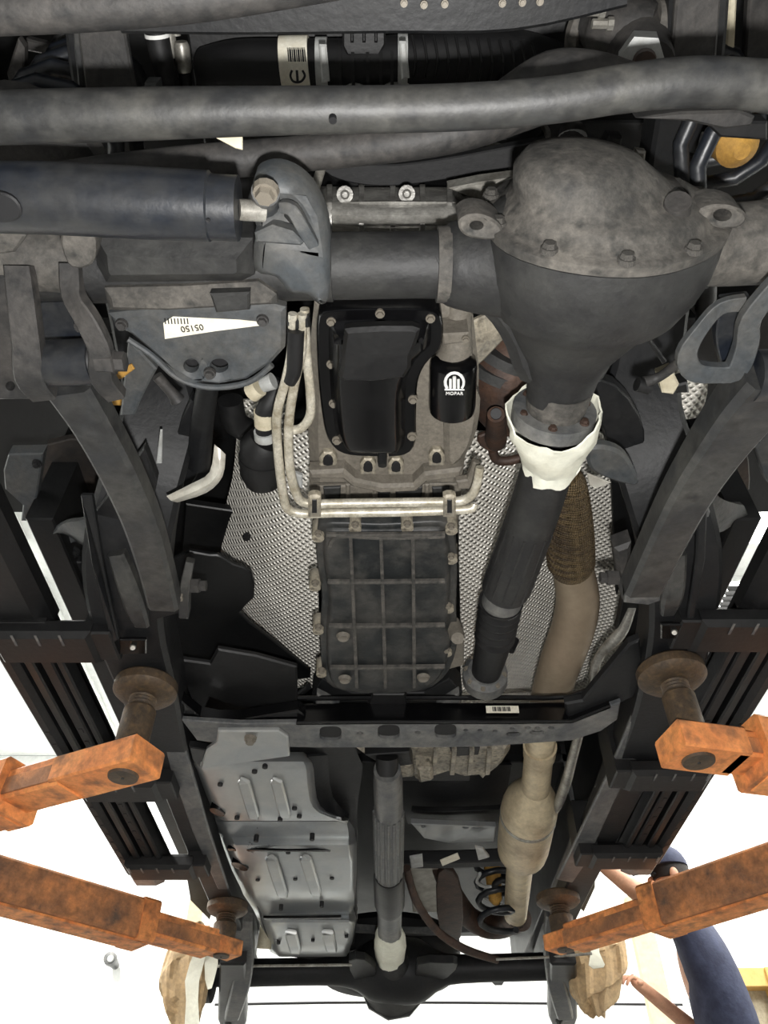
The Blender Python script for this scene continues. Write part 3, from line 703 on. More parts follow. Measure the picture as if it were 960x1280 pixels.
for nm, x in (('left', -230), ('right', 1210)):
    p = at(x, 300, 0.96)
    lathe('front_hub', p, (1, 0, 0), [(-0.06, 0.07), (-0.05, 0.15), (0.02, 0.15), (0.03, 0.08), (0.06, 0.06)], 'dusty', T, n=28, label=nm + ' front brake and hub')
# left knuckle, control-arm bracket
kn = tube('axle_knuckle', [(-40, 314, 0.95, 40), (10, 318, 0.95, 46), (60, 322, 0.95, 44), (110, 330, 0.95, 40)], 'cast', T, n=20)
plate('knuckle_arm', [(-10, 290), (22, 284), (32, 296), (18, 316), (-10, 320)], 0.86, 0.03, 'cast', kn)
plate('knuckle_pad', [(76, 292), (114, 292), (118, 324), (104, 336), (84, 330)], 0.87, 0.04, 'cast', kn, k=3)
cb = beam('arm_bracket', [(24, 332, 0.9, 16), (30, 380, 0.88, 17), (36, 430, 0.86, 17), (40, 470, 0.85, 18), (56, 492, 0.86, 16)], 'dusty', T, ratio=0.7, label='curved bracket left of the control arm bush')
plate('bracket_web', [(-20, 345), (16, 345), (20, 430), (34, 478), (58, 490), (40, 500), (-20, 500)], 0.9, 0.03, 'dusty', cb, holes=[(12, 484, 6, 6)])
cb2 = beam('arm_bracket', [(88, 330, 0.9, 12), (92, 368, 0.88, 13), (110, 400, 0.86, 14), (126, 436, 0.85, 14), (128, 470, 0.85, 14), (146, 494, 0.86, 12)], 'dusty', T, ratio=0.7, label='curved bracket right of the control arm bush')
plate('bracket_back', [(48, 380), (96, 378), (118, 420), (122, 430), (44, 430)], 0.92, 0.02, 'blue', cb2)
bolt(cb2, 100, 408, 0.915, 8, 'dusty')
lathe('bush_bolt', at(140, 452, 0.85), (1, 0, 0), [(-0.02, 0.016), (0.004, 0.018), (0.006, 0.014), (0.018, 0.014)], 'dusty', cb2, n=6)
def lca(name, pts, bush, label):
    o = beam(name, pts, 'rod', T, ratio=0.75, b=0.3, label=label)
    (xa, ya), (xb, yb), h, r = bush
    tube('bush_sleeve', [(xa, ya, h, r), (xb, yb, h, r)], 'blue', o, n=24, k=1)
    tube('bush_rubber', [(xb - 1, yb, h, r * 0.9), (xb + 6 * (1 if xb > xa else -1), yb, h, r * 0.8)], 'rubber', o, n=24, k=1)
    return o
la = lca('lower_control_arm', [(88, 478, 0.88, 30), (120, 530, 0.89, 26), (152, 590, 0.9, 24), (178, 650, 0.92, 22), (196, 710, 0.94, 20), (206, 752, 0.95, 19)], ((50, 455), (118, 452), 0.87, 29), 'left lower control arm of dusty grey steel')
ra = lca('lower_control_arm', [(970, 466, 0.86, 44), (930, 510, 0.88, 38), (890, 565, 0.9, 32), (856, 620, 0.91, 28), (826, 680, 0.93, 25), (802, 732, 0.95, 23)], ((940, 470), (1010, 470), 0.86, 33), 'right lower control arm of dusty grey steel')
# right stabiliser link loop
rk = beam('arm_bracket', [(930, 378, 0.88, 10), (900, 384, 0.88, 9), (876, 410, 0.87, 9), (858, 440, 0.86, 12), (866, 462, 0.86, 13), (900, 466, 0.86, 12), (920, 460, 0.86, 14), (932, 430, 0.86, 14), (938, 395, 0.86, 13), (975, 350, 0.86, 13)], 'slate', T, ratio=0.6, label='looped slate grey bracket beside the right control arm')
beam('bracket_cheek', [(918, 370, 0.9, 17), (912, 410, 0.9, 19), (918, 450, 0.9, 17)], 'blue', rk, ratio=0.5)
lk = tube('sway_link', [(806, 478, 0.94, 8), (826, 470, 0.94, 6), (850, 452, 0.92, 7), (858, 446, 0.91, 9)], 'dusty', T)
tube('link_joint', [(796, 480, 0.94, 9), (812, 484, 0.94, 9)], 'plastic', lk, k=1)
plate('cream_connector', [(824, 474), (842, 466), (850, 482), (842, 494), (828, 492)], 1.0, 0.03, 'cream', T)
plate('connector_plug', [(844, 482), (860, 478), (862, 492), (846, 492)], 1.0, 0.03, 'plastic', T)
tube('brake_line', [(855, 366, 1.1, 3), (866, 385, 1.15, 3), (878, 398, 1.2, 3)], 'plastic', T, n=8)
tube('shock_absorber', [(884, 340, 1.15, 12), (882, 400, 1.15, 12)], 'plastic', T, k=1)
plate('stamped_tag', [(808, 424), (812, 422), (834, 452), (828, 456)], 0.96, 0.004, 'plastic', T)

# ---------------------------------------------------------------- engine sump, gearbox, lines
bell = plate('bell_housing', [(392, 384), (590, 378), (600, 470), (598, 540), (582, 580), (578, 612), (388, 612), (384, 540), (386, 440)], 1.08, 0.12, 'tan', T, bev=0.02, label='dust coated aluminium bell housing')
pr = ring([(398, 395), (420, 386), (480, 384), (535, 385), (551, 394), (554, 415), (550, 436), (532, 454), (522, 478), (520, 520), (519, 552), (506, 568), (465, 570), (428, 566), (410, 548), (402, 510), (397, 450)], 1.03, 72, 4)
pan = loft('oil_pan', [[p + V((0, 0, 0.05)) for p in pr], pr, insetw(pr, 0.003, -0.004), insetw(pr, 0.019, -0.004), insetw(pr, 0.024, -0.012), insetw(pr, 0.033, -0.032), insetw(pr, 0.04, -0.038)], 'gloss', T, angle=50, label='black oil pan with a bolted flange')
plate('pan_step', [(426, 462), (430, 420), (440, 412), (516, 410), (524, 420), (514, 446), (505, 474), (430, 478)], 0.982, 0.02, 'plastic', pan, k=2, bev=0.006)
for x, y in ((414, 402), (475, 392), (538, 398), (414, 455), (417, 504), (421, 550), (516, 499), (515, 545), (480, 569)):
    bolt(pan, x, y, 1.026, 6.5, 'bolt')
lathe('pan_drain_plug', at(478, 570, 1.02), (0, -0.4, 1), [(-0.02, 0.008), (0.02, 0.009)], 'plastic', pan, n=8)
# oil filter and its cast mount
tube('filter_mount', [(574, 384, 1.1, 17), (572, 410, 1.08, 18), (570, 436, 1.06, 21), (567, 452, 1.05, 25)], 'tan', T, n=20, label='stepped cast oil filter mount')
plate('mount_clamp', [(552, 418), (586, 416), (588, 428), (554, 432)], 1.03, 0.05, 'tan', T)
bolt(T, 582, 424, 1.025, 5, 'bolt')
of = tube('oil_filter', [(567, 450, 1.03, 22), (567, 453, 1.03, 28.5), (567, 458, 1.03, 29.5), (565.5, 505, 1.03, 29), (565, 512, 1.03, 28), (565, 516, 1.03, 22)], 'gloss', T, n=32, k=1, label='black oil filter with a white emblem and lettering')
def fs(x):                                    # height of the can's skin under pixel column x
    return 1.03 - 0.0368 * math.sqrt(max(0.0, 1 - ((x - 566.5) / 29.5) ** 2)) - 0.001
em_pts = []
for i in range(13):
    a = math.pi * (1.2 - 1.4 * i / 12)
    x = 568 + 11.5 * math.cos(a)
    em_pts.append((x, 478 - 12 * math.sin(a), fs(x), 2.0))
tube('emblem_ring', em_pts, 'white', of, n=6, k=1)
for x, w, y0_ in ((563, 1.7, 474), (573, 1.7, 474), (568, 2.2, 471)):
    tube('emblem_leg', [(x, 485, fs(x), w), (x, y0_, fs(x), w)], 'white', of, k=1, n=6)
tube('emblem_bar', [(556, 487, fs(556), 1.2), (562, 487, fs(562), 1.2), (568, 487, fs(568), 1.2), (574, 487, fs(574), 1.2), (580, 487, fs(580), 1.2)], 'white', of, k=1, n=6)
text('lettering', 'MOPAR', at(568, 492, fs(568) - 0.0015), V((1, 0, 0)), V((0, -1, 0.0)), 0.0085, 'white', of)
# bell housing details
for x, y, w in ((410, 577, 11), (460, 585, 10), (495, 585, 10), (546, 574, 10)):
    pk = plate('bolt_pocket', [(x - w, y + 9), (x - w, y - 4), (x - w * .5, y - 11), (x + w * .5, y - 11), (x + w, y - 4), (x + w, y + 9)], 1.066, 0.02, 'alum', bell)
    plate('pocket_hole', [(x - w * .5, y + 5), (x - w * .5, y - 4), (x, y - 8), (x + w * .5, y - 4), (x + w * .5, y + 5)], 1.063, 0.004, 'ink_shade', bell, k=2)
plate('bell_lip', [(386, 590), (430, 588), (444, 600), (478, 607), (516, 606), (530, 592), (578, 586), (578, 598), (534, 604), (520, 616), (476, 618), (440, 610), (428, 600), (386, 600)], 1.05, 0.03, 'tan', bell, bev=0.006)
gb = plate('gearbox_case', [(386, 608), (578, 604), (572, 660), (392, 662)], 1.1, 0.1, 'tan', T, label='dust coated gearbox case')
for x0, x1 in ((404, 426), (470, 488), (494, 528), (540, 562)):
    plate('case_window', [(x0, 610), (x1, 609), (x1 - 2, 650), (x0 + 3, 652)], 1.095, 0.006, 'darkcast', gb)
for x in (432, 466, 531):
    plate('case_rib', [(x, 606), (x + 6, 606), (x + 6, 656), (x, 656)], 1.085, 0.03, 'tan', gb)
plate('case_side', [(560, 500), (596, 490), (600, 520), (590, 560), (570, 584), (556, 576)], 1.06, 0.06, 'tan', bell, k=2, bev=0.01)
# steel cooler lines with two clamps
l1 = tube('cooler_line', [(366, 392, 0.99, 6), (364, 440, 0.99, 6), (357, 476, 0.99, 6), (346, 520, 0.99, 6), (348, 570, 0.99, 6), (354, 618, 0.99, 6), (360, 636, 0.99, 6), (378, 642, 0.99, 6), (420, 641, 0.99, 6), (500, 640, 0.99, 6), (560, 638, 0.99, 6), (588, 636, 0.99, 6), (593, 630, 0.995, 5.5)], 'line', T, n=12, label='outer bare steel cooler line')
l2 = tube('cooler_line', [(378, 392, 0.99, 6), (377, 440, 0.99, 6), (368, 480, 0.99, 6), (361, 530, 0.99, 6), (362, 580, 0.99, 6), (370, 616, 0.99, 6), (384, 629, 0.99, 6), (430, 629, 0.99, 6), (500, 628, 0.99, 6), (560, 627, 0.99, 6), (582, 624, 0.99, 6), (594, 612, 0.99, 6), (600, 584, 1.0, 5.5)], 'line', T, n=12, label='inner bare steel cooler line')
tube('cooler_line', [(381, 386, 1.0, 6), (383, 440, 1.0, 6), (388, 490, 1.0, 6), (388, 518, 1.0, 6), (378, 534, 1.0, 6), (366, 538, 1.0, 6)], 'line', T, n=12, label='short bent steel cooler line')
tube('line_sleeve', [(370, 412, 0.985, 11), (368, 460, 0.985, 10), (362, 478, 0.985, 8)], 'rubber', T, n=12)
plate('line_bracket', [(358, 402), (386, 396), (388, 410), (360, 416)], 0.985, 0.012, 'plastic', T)
for x in (393, 562):
    c = plate('line_clamp', [(x - 8, 622), (x - 3, 620), (x + 3, 620), (x + 8, 622), (x + 8, 648), (x - 8, 648)], 0.975, 0.016, 'alum', T, bev=0.004)
    plate('clamp_slot', [(x - 3, 625), (x + 3, 625), (x + 3, 642), (x - 3, 642)], 0.9735, 0.003, 'ink_shade', c)
plate('line_tab', [(570, 602), (584, 600), (592, 578), (600, 582), (590, 612), (572, 612)], 1.03, 0.015, 'tan', T)
# ribbed gearbox pan
fr_ = ring([(396, 662), (410, 652), (480, 654), (548, 650), (566, 660), (572, 700), (570, 760), (572, 800), (562, 836), (548, 852), (530, 862), (480, 866), (428, 862), (406, 848), (400, 800), (402, 740), (396, 700)], 1.03, 72, 3)
gp = loft('gearbox_pan', [[p + V((0, 0, 0.06)) for p in fr_], fr_, insetw(fr_, 0.003, -0.003), insetw(fr_, 0.014, -0.003), insetw(fr_, 0.02, -0.014), insetw(fr_, 0.028, -0.018)], 'ppan', T, angle=50, label='black ribbed plastic gearbox pan with dusty edges')
for x0, x1 in ((438, 446), (476, 482), (516, 518)):
    beam('pan_rib', [(x0, 668, 1.008, 2.2), ((x0 + x1) / 2, 760, 1.006, 2.2), (x1, 858, 1.008, 2.2)], 'cast', gp, ratio=1.2)
for y in (668, 727, 782, 834):
    beam('pan_rib', [(408 + (y - 668) * 0.03, y, 1.008, 2.2), (480, y, 1.006, 2.2), (556, y - 1, 1.008, 2.2)], 'cast', gp, ratio=1.2)
beam('pan_rib', [(412, 682, 1.008, 2.2), (424, 670, 1.007, 2.2), (480, 672, 1.006, 2.2), (556, 670, 1.008, 2.2)], 'cast', gp, ratio=1.2)
for x, y in ((398, 667), (444, 656), (509, 655), (564, 658), (394, 729), (398, 784), (402, 838), (564, 695), (560, 757), (558, 812)):
    o = lathe('bolt_boss', at(x, y, 1.03), (0, 0, 1), [(-0.012, 0.006), (-0.013, 0.0125), (0.03, 0.015)], 'alum', gp, n=12)
    bolt(gp, x, y, 1.018, 5, 'bolt')
for x, y in ((429, 795), (431, 848), (529, 846)):
    lathe('pan_dimple', at(x, y, 1.008), (0, 0, 1), [(-0.006, 0.009), (-0.008, 0.012), (0.0, 0.016)], 'tan', gp, n=16)
tube('drain_spout', [(566, 778, 1.04, 9), (571, 794, 1.0, 10), (572, 798, 0.985, 8)], 'tan', T, n=16, k=1)
plate('case_foot', [(556, 800), (580, 798), (580, 832), (558, 838)], 1.06, 0.04, 'tan', T)
# gearbox tail and mount behind the pan
tm = plate('gearbox_mount', [(390, 868), (402, 848), (440, 866), (530, 866), (562, 848), (578, 866), (576, 884), (392, 884)], 1.08, 0.06, 'frame', T, label='gearbox mount above the crossmember')
plate('mount_wing', [(396, 868), (412, 876), (424, 884), (394, 884)], 1.05, 0.02, 'framelt', tm)
plate('mount_wing', [(574, 866), (558, 876), (546, 884), (576, 884)], 1.05, 0.02, 'framelt', tm)
plate('mount_pad', [(466, 868), (506, 868), (510, 884), (460, 884)], 1.04, 0.03, 'plastic', tm)
# engine and gearbox mass above, hides the floor pan
box('gearbox_body', V((-0.12, 0.5, Z(1.24))), V((0.14, 1.5, Z(1.55))), 'plastic', T)

# ---------------------------------------------------------------- heat shields in the tunnel
hl = sheet('heat_shield', [[(296, 540, 1.36), (318, 540, 1.3), (350, 540, 1.22), (392, 540, 1.18)], [(290, 600, 1.38), (318, 600, 1.3), (352, 600, 1.22), (394, 600, 1.18)], [(270, 680, 1.36), (312, 680, 1.26), (352, 680, 1.2), (396, 680, 1.18)], [(262, 760, 1.36), (318, 760, 1.25), (356, 760, 1.2), (398, 760, 1.18)], [(300, 860, 1.36), (340, 860, 1.25), (372, 860, 1.2), (402, 860, 1.18)]], 0.006, 'foil', T, label='embossed silver heat shield left of the gearbox')
for x, y in ((309, 671),):
    lathe('shield_hole', at(x, y, 1.262), (-0.6, -0.1, 1), [(-0.004, 0.002), (-0.004, 0.011), (0.004, 0.0115)], 'ink_shade', hl, n=16)
hr = sheet('heat_shield', [[(572, 540, 1.18), (610, 540, 1.2), (650, 540, 1.24), (690, 540, 1.3), (780, 540, 1.4)], [(574, 620, 1.18), (612, 620, 1.2), (650, 620, 1.26), (700, 620, 1.34), (790, 620, 1.36)], [(574, 700, 1.18), (612, 700, 1.2), (650, 700, 1.28), (720, 700, 1.36), (790, 700, 1.34)], [(576, 780, 1.18), (610, 780, 1.2), (650, 780, 1.28), (720, 780, 1.36), (790, 780, 1.32)], [(576, 880, 1.18), (610, 880, 1.2), (650, 880, 1.28), (720, 880, 1.36), (780, 880, 1.34)]], 0.006, 'foil', T, label='embossed silver heat shield behind the exhaust')
lathe('shield_hole', at(640, 806, 1.25), (0.5, -0.1, 1), [(-0.02, 0.002), (-0.02, 0.014), (0.02, 0.0145)], 'ink_shade', hr, n=16)
sheet('heat_shield', [[(820, 462, 1.2), (850, 462, 1.2), (884, 468, 1.2)], [(824, 490, 1.2), (856, 490, 1.2), (884, 492, 1.2)], [(838, 524, 1.2), (862, 524, 1.2), (876, 520, 1.2)]], 0.006, 'foil', T, label='small embossed foil shield behind the right control arm')
sheet('heat_shield', [[(296, 500, 1.4), (330, 500, 1.36), (364, 500, 1.34)], [(296, 545, 1.4), (330, 545, 1.36), (364, 545, 1.34)]], 0.006, 'foil', T, label='small foil shield above the hose coupling')
wf = sheet('foil_deflector', [[(268, 556, 1.0), (276, 562, 1.0), (282, 568, 1.0)], [(262, 590, 0.99), (270, 596, 0.97), (278, 596, 0.98)], [(240, 604, 1.0), (248, 612, 0.98), (258, 616, 0.99)], [(208, 620, 1.0), (214, 626, 0.99), (222, 628, 1.0)]], 0.004, 'foilplain', T, label='crumpled bright foil deflector')
plate('grey_deflector', [(738, 560), (764, 560), (784, 572), (797, 596), (796, 608), (772, 604), (744, 592), (734, 578)], 1.02, 0.02, 'slate', T, k=3, bev=0.006, label='grey rounded deflector beside the white wrap')
plate('foil_flap', [(734, 592), (764, 604), (744, 612), (736, 606)], 1.06, 0.004, 'foilplain', T)

# ---------------------------------------------------------------- exhaust
cat_c = at(640, 472, 1.2)
cv = tube('exhaust_downpipe', [(650, 420, 1.24, 44), (642, 440, 1.22, 50), (634, 468, 1.2, 52), (632, 496, 1.2, 46), (640, 524, 1.2, 32)], 'rust', T, n=24, label='rusty exhaust catalyst beside the differential')
for a, b in (((645, 428), (640, 438)), ((637, 446), (633, 456))):
    tube('catalyst_band', [(a[0] - 4, a[1], 1.21, 54), (b[0] - 4, b[1], 1.21, 56)], 'darkcast', cv, n=28, k=1)
plate('catalyst_shield', [(586, 404), (622, 388), (646, 394), (640, 414), (606, 450), (592, 462), (584, 440)], 1.12, 0.01, 'alum', T, label='pale heat shield beside the oil filter')
tube('oxygen_sensor_boss', [(620, 552, 1.14, 13), (620, 548, 1.13, 14), (620, 530, 1.1, 12), (620, 518, 1.08, 11)], 'rust', T, n=16, k=1, label='rusty sensor boss with an open top')
tube('sensor_hole', [(620, 519, 1.085, 7), (620, 517, 1.07, 7)], 'ink_shade', T, n=12, k=1)
plate('boss_flange', [(598, 546), (620, 540), (634, 548), (630, 560), (616, 566), (600, 558)], 1.15, 0.01, 'rust', T, k=2)
tube('rust_pipe', [(616, 562, 1.16, 6), (620, 574, 1.16, 6), (636, 576, 1.16, 6), (666, 568, 1.16, 6)], 'rust', T, n=12, label='thin rusty exhaust pipe')
fx = tube('flex_pipe', [(705, 596, 1.2, 20), (708, 606, 1.2, 24), (711, 640, 1.2, 28), (713, 680, 1.2, 29.5), (714, 700, 1.2, 29), (715, 712, 1.2, 25)], 'braid', T, n=28, label='woven steel flex section of the exhaust')
for i in range(13):
    y = 604 + i * 8; r = [24.5, 26, 27.2, 28.2, 29, 29.6, 30, 30.4, 30.6, 30.6, 30.4, 30.2, 29.8][i]
    tube('braid_ring', [(708 + 0.06 * (y - 606), y, 1.2, r), (708.2 + 0.06 * (y - 606), y + 3, 1.2, r)], 'braid', fx, n=24, k=1)
ep = tube('exhaust_pipe', [(715, 706, 1.2, 25), (719, 726, 1.2, 26), (722, 752, 1.19, 27), (716, 786, 1.18, 27), (702, 824, 1.16, 26), (690, 862, 1.15, 24), (683, 892, 1.15, 22)], 'exhaust', T, n=24, label='tan exhaust pipe running back to the crossmember')
mp_ = tube('exhaust_pipe', [(683, 890, 1.15, 20), (675, 930, 1.15, 18.5), (672, 960, 1.15, 18), (669, 990, 1.15, 18)], 'muffler', T, n=24, label='pale exhaust pipe behind the crossmember')
tube('pipe_collar', [(675, 932, 1.15, 21), (674, 944, 1.15, 20)], 'muffler', mp_, n=24, k=1)
mf = tube('muffler', [(670, 984, 1.15, 18), (667, 996, 1.15, 28), (664, 1004, 1.15, 34), (660, 1018, 1.15, 34.5), (654, 1056, 1.15, 32), (652, 1066, 1.15, 28), (650, 1072, 1.15, 17)], 'muffler', T, n=28, k=2, label='pale steel muffler canister')
tube('muffler_seam', [(660.5, 1016, 1.15, 35.2), (660, 1019, 1.15, 35.2)], 'steel', mf, n=28, k=1)
tp = tube('tail_pipe', [(651, 1068, 1.15, 17), (648, 1100, 1.16, 16), (645, 1134, 1.17, 14.5), (644, 1146, 1.17, 14)], 'muffler', T, n=20, label='pale exhaust pipe behind the muffler')
tube('tail_bend', [(646, 1143, 1.17, 15), (632, 1156, 1.18, 14), (610, 1158, 1.2, 14), (588, 1148, 1.22, 13), (572, 1128, 1.24, 13), (558, 1102, 1.28, 12), (552, 1086, 1.3, 12)], 'rust', tp, n=20)
tube('bend_collar', [(650, 1146, 1.17, 16.5), (640, 1151, 1.175, 16)], 'rust', tp, n=20, k=1)
tube('exhaust_hanger', [(790, 760, 1.1, 5), (780, 784, 1.1, 7), (768, 800, 1.1, 8), (752, 816, 1.1, 6), (744, 834, 1.1, 6), (740, 856, 1.12, 5)], 'steel', T, n=12, label='bent bright steel pipe by the right rail')
tube('side_pipe', [(724, 916, 1.12, 6), (716, 946, 1.12, 6), (708, 976, 1.12, 6.5), (698, 1004, 1.12, 6), (692, 1016, 1.12, 4)], 'steel', T, n=12, label='bright steel pipe running behind the crossmember')

# ---------------------------------------------------------------- front driveshaft
ds = sweep('front_driveshaft', [(at(x, y, h), mm(r, x, y, h)) for x, y, h, r in ((704, 520, 0.99, 30), (690, 566, 1.0, 32), (676, 612, 1.01, 32), (662, 655, 1.02, 31.5), (646, 700, 1.03, 31), (632, 736, 1.04, 30))], 'darkcast', T, n=28, k=2, label='dark front driveshaft with a fluted sleeve')
axd = (at(632, 736, 1.04) - at(676, 612, 1.01)).normalized()
for i in range(14):
    a = 2 * math.pi * i / 14
    p0, p1 = at(662, 655, 1.02), at(634, 732, 1.04)
    s = axd.orthogonal().normalized(); u = axd.cross(s)
    q = s * math.cos(a) + u * math.sin(a)
    r0, r1 = mm(31, 662, 655, 1.02), mm(30, 634, 732, 1.04)
    sweep('flute', [(p0 + q * r0 * 0.97, 0.0036), (p1 + q * r1 * 0.985, 0.0036)], 'darkcast', ds, n=6, k=1)
tube('shaft_neck', [(632, 734, 1.04, 24), (629, 746, 1.04, 25), (626, 756, 1.045, 25)], 'framelt', ds, n=24, k=1)
rows = []
for i in range(11):
    rows.append((626 - i * 0.75, 752 + i * 4.4, 1.045, 28 - i * 0.25 if i % 2 == 0 else 25.5 - i * 0.25))
tube('bellows_boot', rows, 'rubber', ds, n=24, k=2, label='ribbed black rubber boot')
tube('shaft_tail', [(619, 794, 1.05, 23), (614, 815, 1.06, 21), (607, 842, 1.075, 18)], 'frame', ds, n=24, k=1)
plate('shaft_tag', [(610, 806), (620, 806), (620, 815), (609, 815)], 1.022, 0.003, 'cream', ds)
ff = tube('shaft_flange', [(607, 838, 1.075, 22), (606.5, 841, 1.075, 28), (606, 850, 1.078, 28), (605, 853, 1.078, 22)], 'framelt', ds, n=28, k=1)
for i in range(8):
    a = 2 * math.pi * i / 8 + 0.2
    ctr = at(606.5, 840, 1.075); rr_ = mm(23, 606, 840, 1.075)
    d = (at(605, 853, 1.078) - ctr).normalized(); s = d.orthogonal().normalized(); u = d.cross(s)
    b_ = bolt(ds, 606, 850, 1.06, 4.4, 'bolt', axis=tuple(d)); b_.location = ctr + (s * math.cos(a) + u * math.sin(a)) * rr_ - ORI[ds]

# white masking wraps are things of their own
fp0 = dc + V((-0.006, 0.312, 0.018)); fp1 = at(690, 578, 1.0)
def wrap(name, rows, label, seed, n=40, tear=0.012, cap=False):
    rnd = random.Random(seed)
    axis = (rows[-1][0] - rows[0][0]).normalized()
    s = axis.orthogonal().normalized(); u = axis.cross(s)
    ph = [rnd.uniform(0, 6.28) for _ in range(4)]
    verts = []; faces = []
    m = len(rows)
    def shell(off):
        for i, (p, r) in enumerate(rows):
            for j in range(n):
                a = 2 * math.pi * j / n
                w = 1 + 0.024 * math.sin(3 * a + ph[0] + i) + 0.022 * math.sin(7 * a + ph[1] - 1.3 * i) + 0.03 * rnd.uniform(-1, 1)
                q = p + (s * math.cos(a) + u * math.sin(a)) * (r * w + off)
                if i in (0, m - 1): q += axis * tear * (math.sin(2 * a + ph[2]) + 0.5 * math.sin(5 * a + ph[3])) * (0.6 if i == 0 else 1)
                verts.append(q)
    shell(0.0); rnd = random.Random(seed); [rnd.uniform(0, 6.28) for _ in range(4)]; shell(-0.003)
    o = m * n
    for i in range(m - 1):
        for j in range(n):
            k2 = (j + 1) % n
            a, b, c, d = i * n + j, i * n + k2, (i + 1) * n + k2, (i + 1) * n + j
            faces += [(a, b, c, d), (o + d, o + c, o + b, o + a)]
    for i in (0, m - 1):
        for j in range(n):
            k2 = (j + 1) % n
            faces.append((i * n + j, i * n + k2, o + i * n + k2, o + i * n + j))
    return tag(make(name, verts, faces, 'tape', None, None, 24), label, 'masking wrap', 'white masking wraps on the driveshaft joints')
w0 = dc + V((-0.006, 0.322, 0.016))
wrap('masking_wrap', [(w0, 0.076), (w0.lerp(fp1, 0.12), 0.075), (w0.lerp(fp1, 0.25), 0.073), (w0.lerp(fp1, 0.38), 0.07), (w0.lerp(fp1, 0.5), 0.066), (w0.lerp(fp1, 0.65), 0.061), (w0.lerp(fp1, 0.8), 0.056), (w0.lerp(fp1, 0.92), 0.05), (w0.lerp(fp1, 1.06), mm(36, 690, 578, 1.0))], 'white masking wrap around the front driveshaft joint at the differential', 3)
for i in range(6):
    a = 2 * math.pi * i / 6 + 0.3
    b_ = bolt(T, 700, 500, 0.95, 6, 'rust', axis=(0, 1, 0))
    b_.location = dc + V((-0.006 + 0.056 * math.cos(a), 0.315, 0.018 + 0.056 * math.sin(a))) - ORI[T]; b_.scale = (0.008,) * 3

# ---------------------------------------------------------------- left hoses by the gearbox
ch = tube('heater_hose', [(352, 476, 1.08, 10), (342, 494, 1.07, 12), (334, 508, 1.06, 12), (330, 520, 1.06, 12), (331, 545, 1.06, 11)], 'rubber', T, n=18, label='black elbow hose with a cream band')
tube('cream_band', [(330, 514, 1.06, 13), (331, 531, 1.06, 13)], 'cream', ch, n=18, k=1)
tube('spring_clip', [(331, 539, 1.06, 14), (332, 548, 1.06, 14)], 'clip', ch, n=18, k=1)
tube('fitting_ring', [(328, 482, 1.06, 9), (342, 476, 1.06, 11)], 'clip', ch, n=16, k=1)
tube('cream_cap', [(314, 492, 1.06, 12), (324, 484, 1.06, 12)], 'cream', ch, n=16, k=1)
vc = tube('vacuum_canister', [(333, 548, 1.1, 22), (328, 556, 1.1, 28), (328, 590, 1.1, 28), (330, 602, 1.1, 22)], 'plastic', T, n=24, k=1, label='black round canister under the hose')
tube('canister_seam', [(328, 570, 1.1, 29.5), (328, 576, 1.1, 29.5)], 'plastic', vc, n=24, k=1)
plate('white_tab', [(364, 590), (378, 596), (378, 612), (366, 608)], 1.1, 0.01, 'clip', T)
tube('rear_hose', [(288, 500, 1.2, 16), (296, 530, 1.2, 16), (330, 545, 1.22, 14)], 'plastic', T)
# left shock, axle-side brackets
tube('shock_absorber', [(262, 470, 1.1, 14), (254, 520, 1.12, 14), (248, 580, 1.14, 15)], 'frame', T, n=18, label='left shock absorber tube')
tube('link_rod', [(196, 470, 1.02, 7), (214, 490, 1.02, 7), (222, 500, 1.02, 10)], 'dusty', T, n=12)
plate('link_plate', [(160, 424), (196, 462), (188, 476), (176, 500), (168, 520), (150, 520)], 1.0, 0.015, 'slate', T)
plate('yellow_tag', [(140, 466), (164, 456), (168, 462), (152, 474), (142, 476)], 0.99, 0.004, 'yellow', T)
plate('yellow_tag', [(96, 498), (160, 486), (176, 498), (160, 508), (110, 506)], 1.12, 0.004, 'yellow', T)
plate('white_strip', [(200, 538), (203, 538), (202, 580), (195, 580)], 1.08, 0.004, 'clip', T)

# frame brackets, body mounts
def fbracket(sx, pts_arm, pts_body):
    pass
fbL = beam('arm_frame_bracket', [(146, 690, 1.0, 11), (160, 726, 0.985, 13), (171, 758, 0.975, 13), (178, 778, 0.98, 10)], 'rod', T, ratio=0.8, b=0.4, label='left control arm frame bracket')
plate('bracket_base', [(180, 757), (228, 753), (235, 764), (206, 772), (176, 781)], 0.975, 0.02, 'frame', fbL)
plate('bracket_lip', [(186, 749), (227, 747), (228, 753), (186, 755)], 0.955, 0.03, 'tan', fbL)
beam('bracket_cheek', [(238, 700, 1.0, 5), (232, 732, 0.98, 6), (231, 766, 0.98, 6)], 'rod', fbL, ratio=1.5)
lathe('pivot_nut', at(242, 732, 0.985), (1, 0, 0), [(-0.01, 0.016), (0.012, 0.016), (0.014, 0.012), (0.026, 0.012)], 'dusty', fbL, n=6)
fbR = beam('arm_frame_bracket', [(846, 690, 1.0, 11), (842, 726, 0.985, 13), (838, 746, 0.975, 13), (834, 764, 0.98, 9)], 'rod', T, ratio=0.8, b=0.4, label='right control arm frame bracket')
plate('bracket_base', [(784, 736), (826, 736), (830, 750), (810, 757), (780, 754)], 0.975, 0.02, 'framelt', fbR)
plate('bracket_cheek', [(768, 688), (790, 680), (788, 720), (784, 754), (778, 752), (772, 720)], 0.985, 0.04, 'dusty', fbR, bev=0.008)
lathe('pivot_nut', at(766, 722, 0.985), (-1, 0, 0), [(-0.01, 0.016), (0.012, 0.016), (0.014, 0.012), (0.026, 0.012)], 'dusty', fbR, n=6)
plate('rail_flange', [(100, 620, 1.02), (114, 620, 1.02), (127, 700, 0.98), (148, 800, 0.952), (139, 806, 0.952), (114, 706, 0.98)], 1.0, 0.012, 'frame', rl)
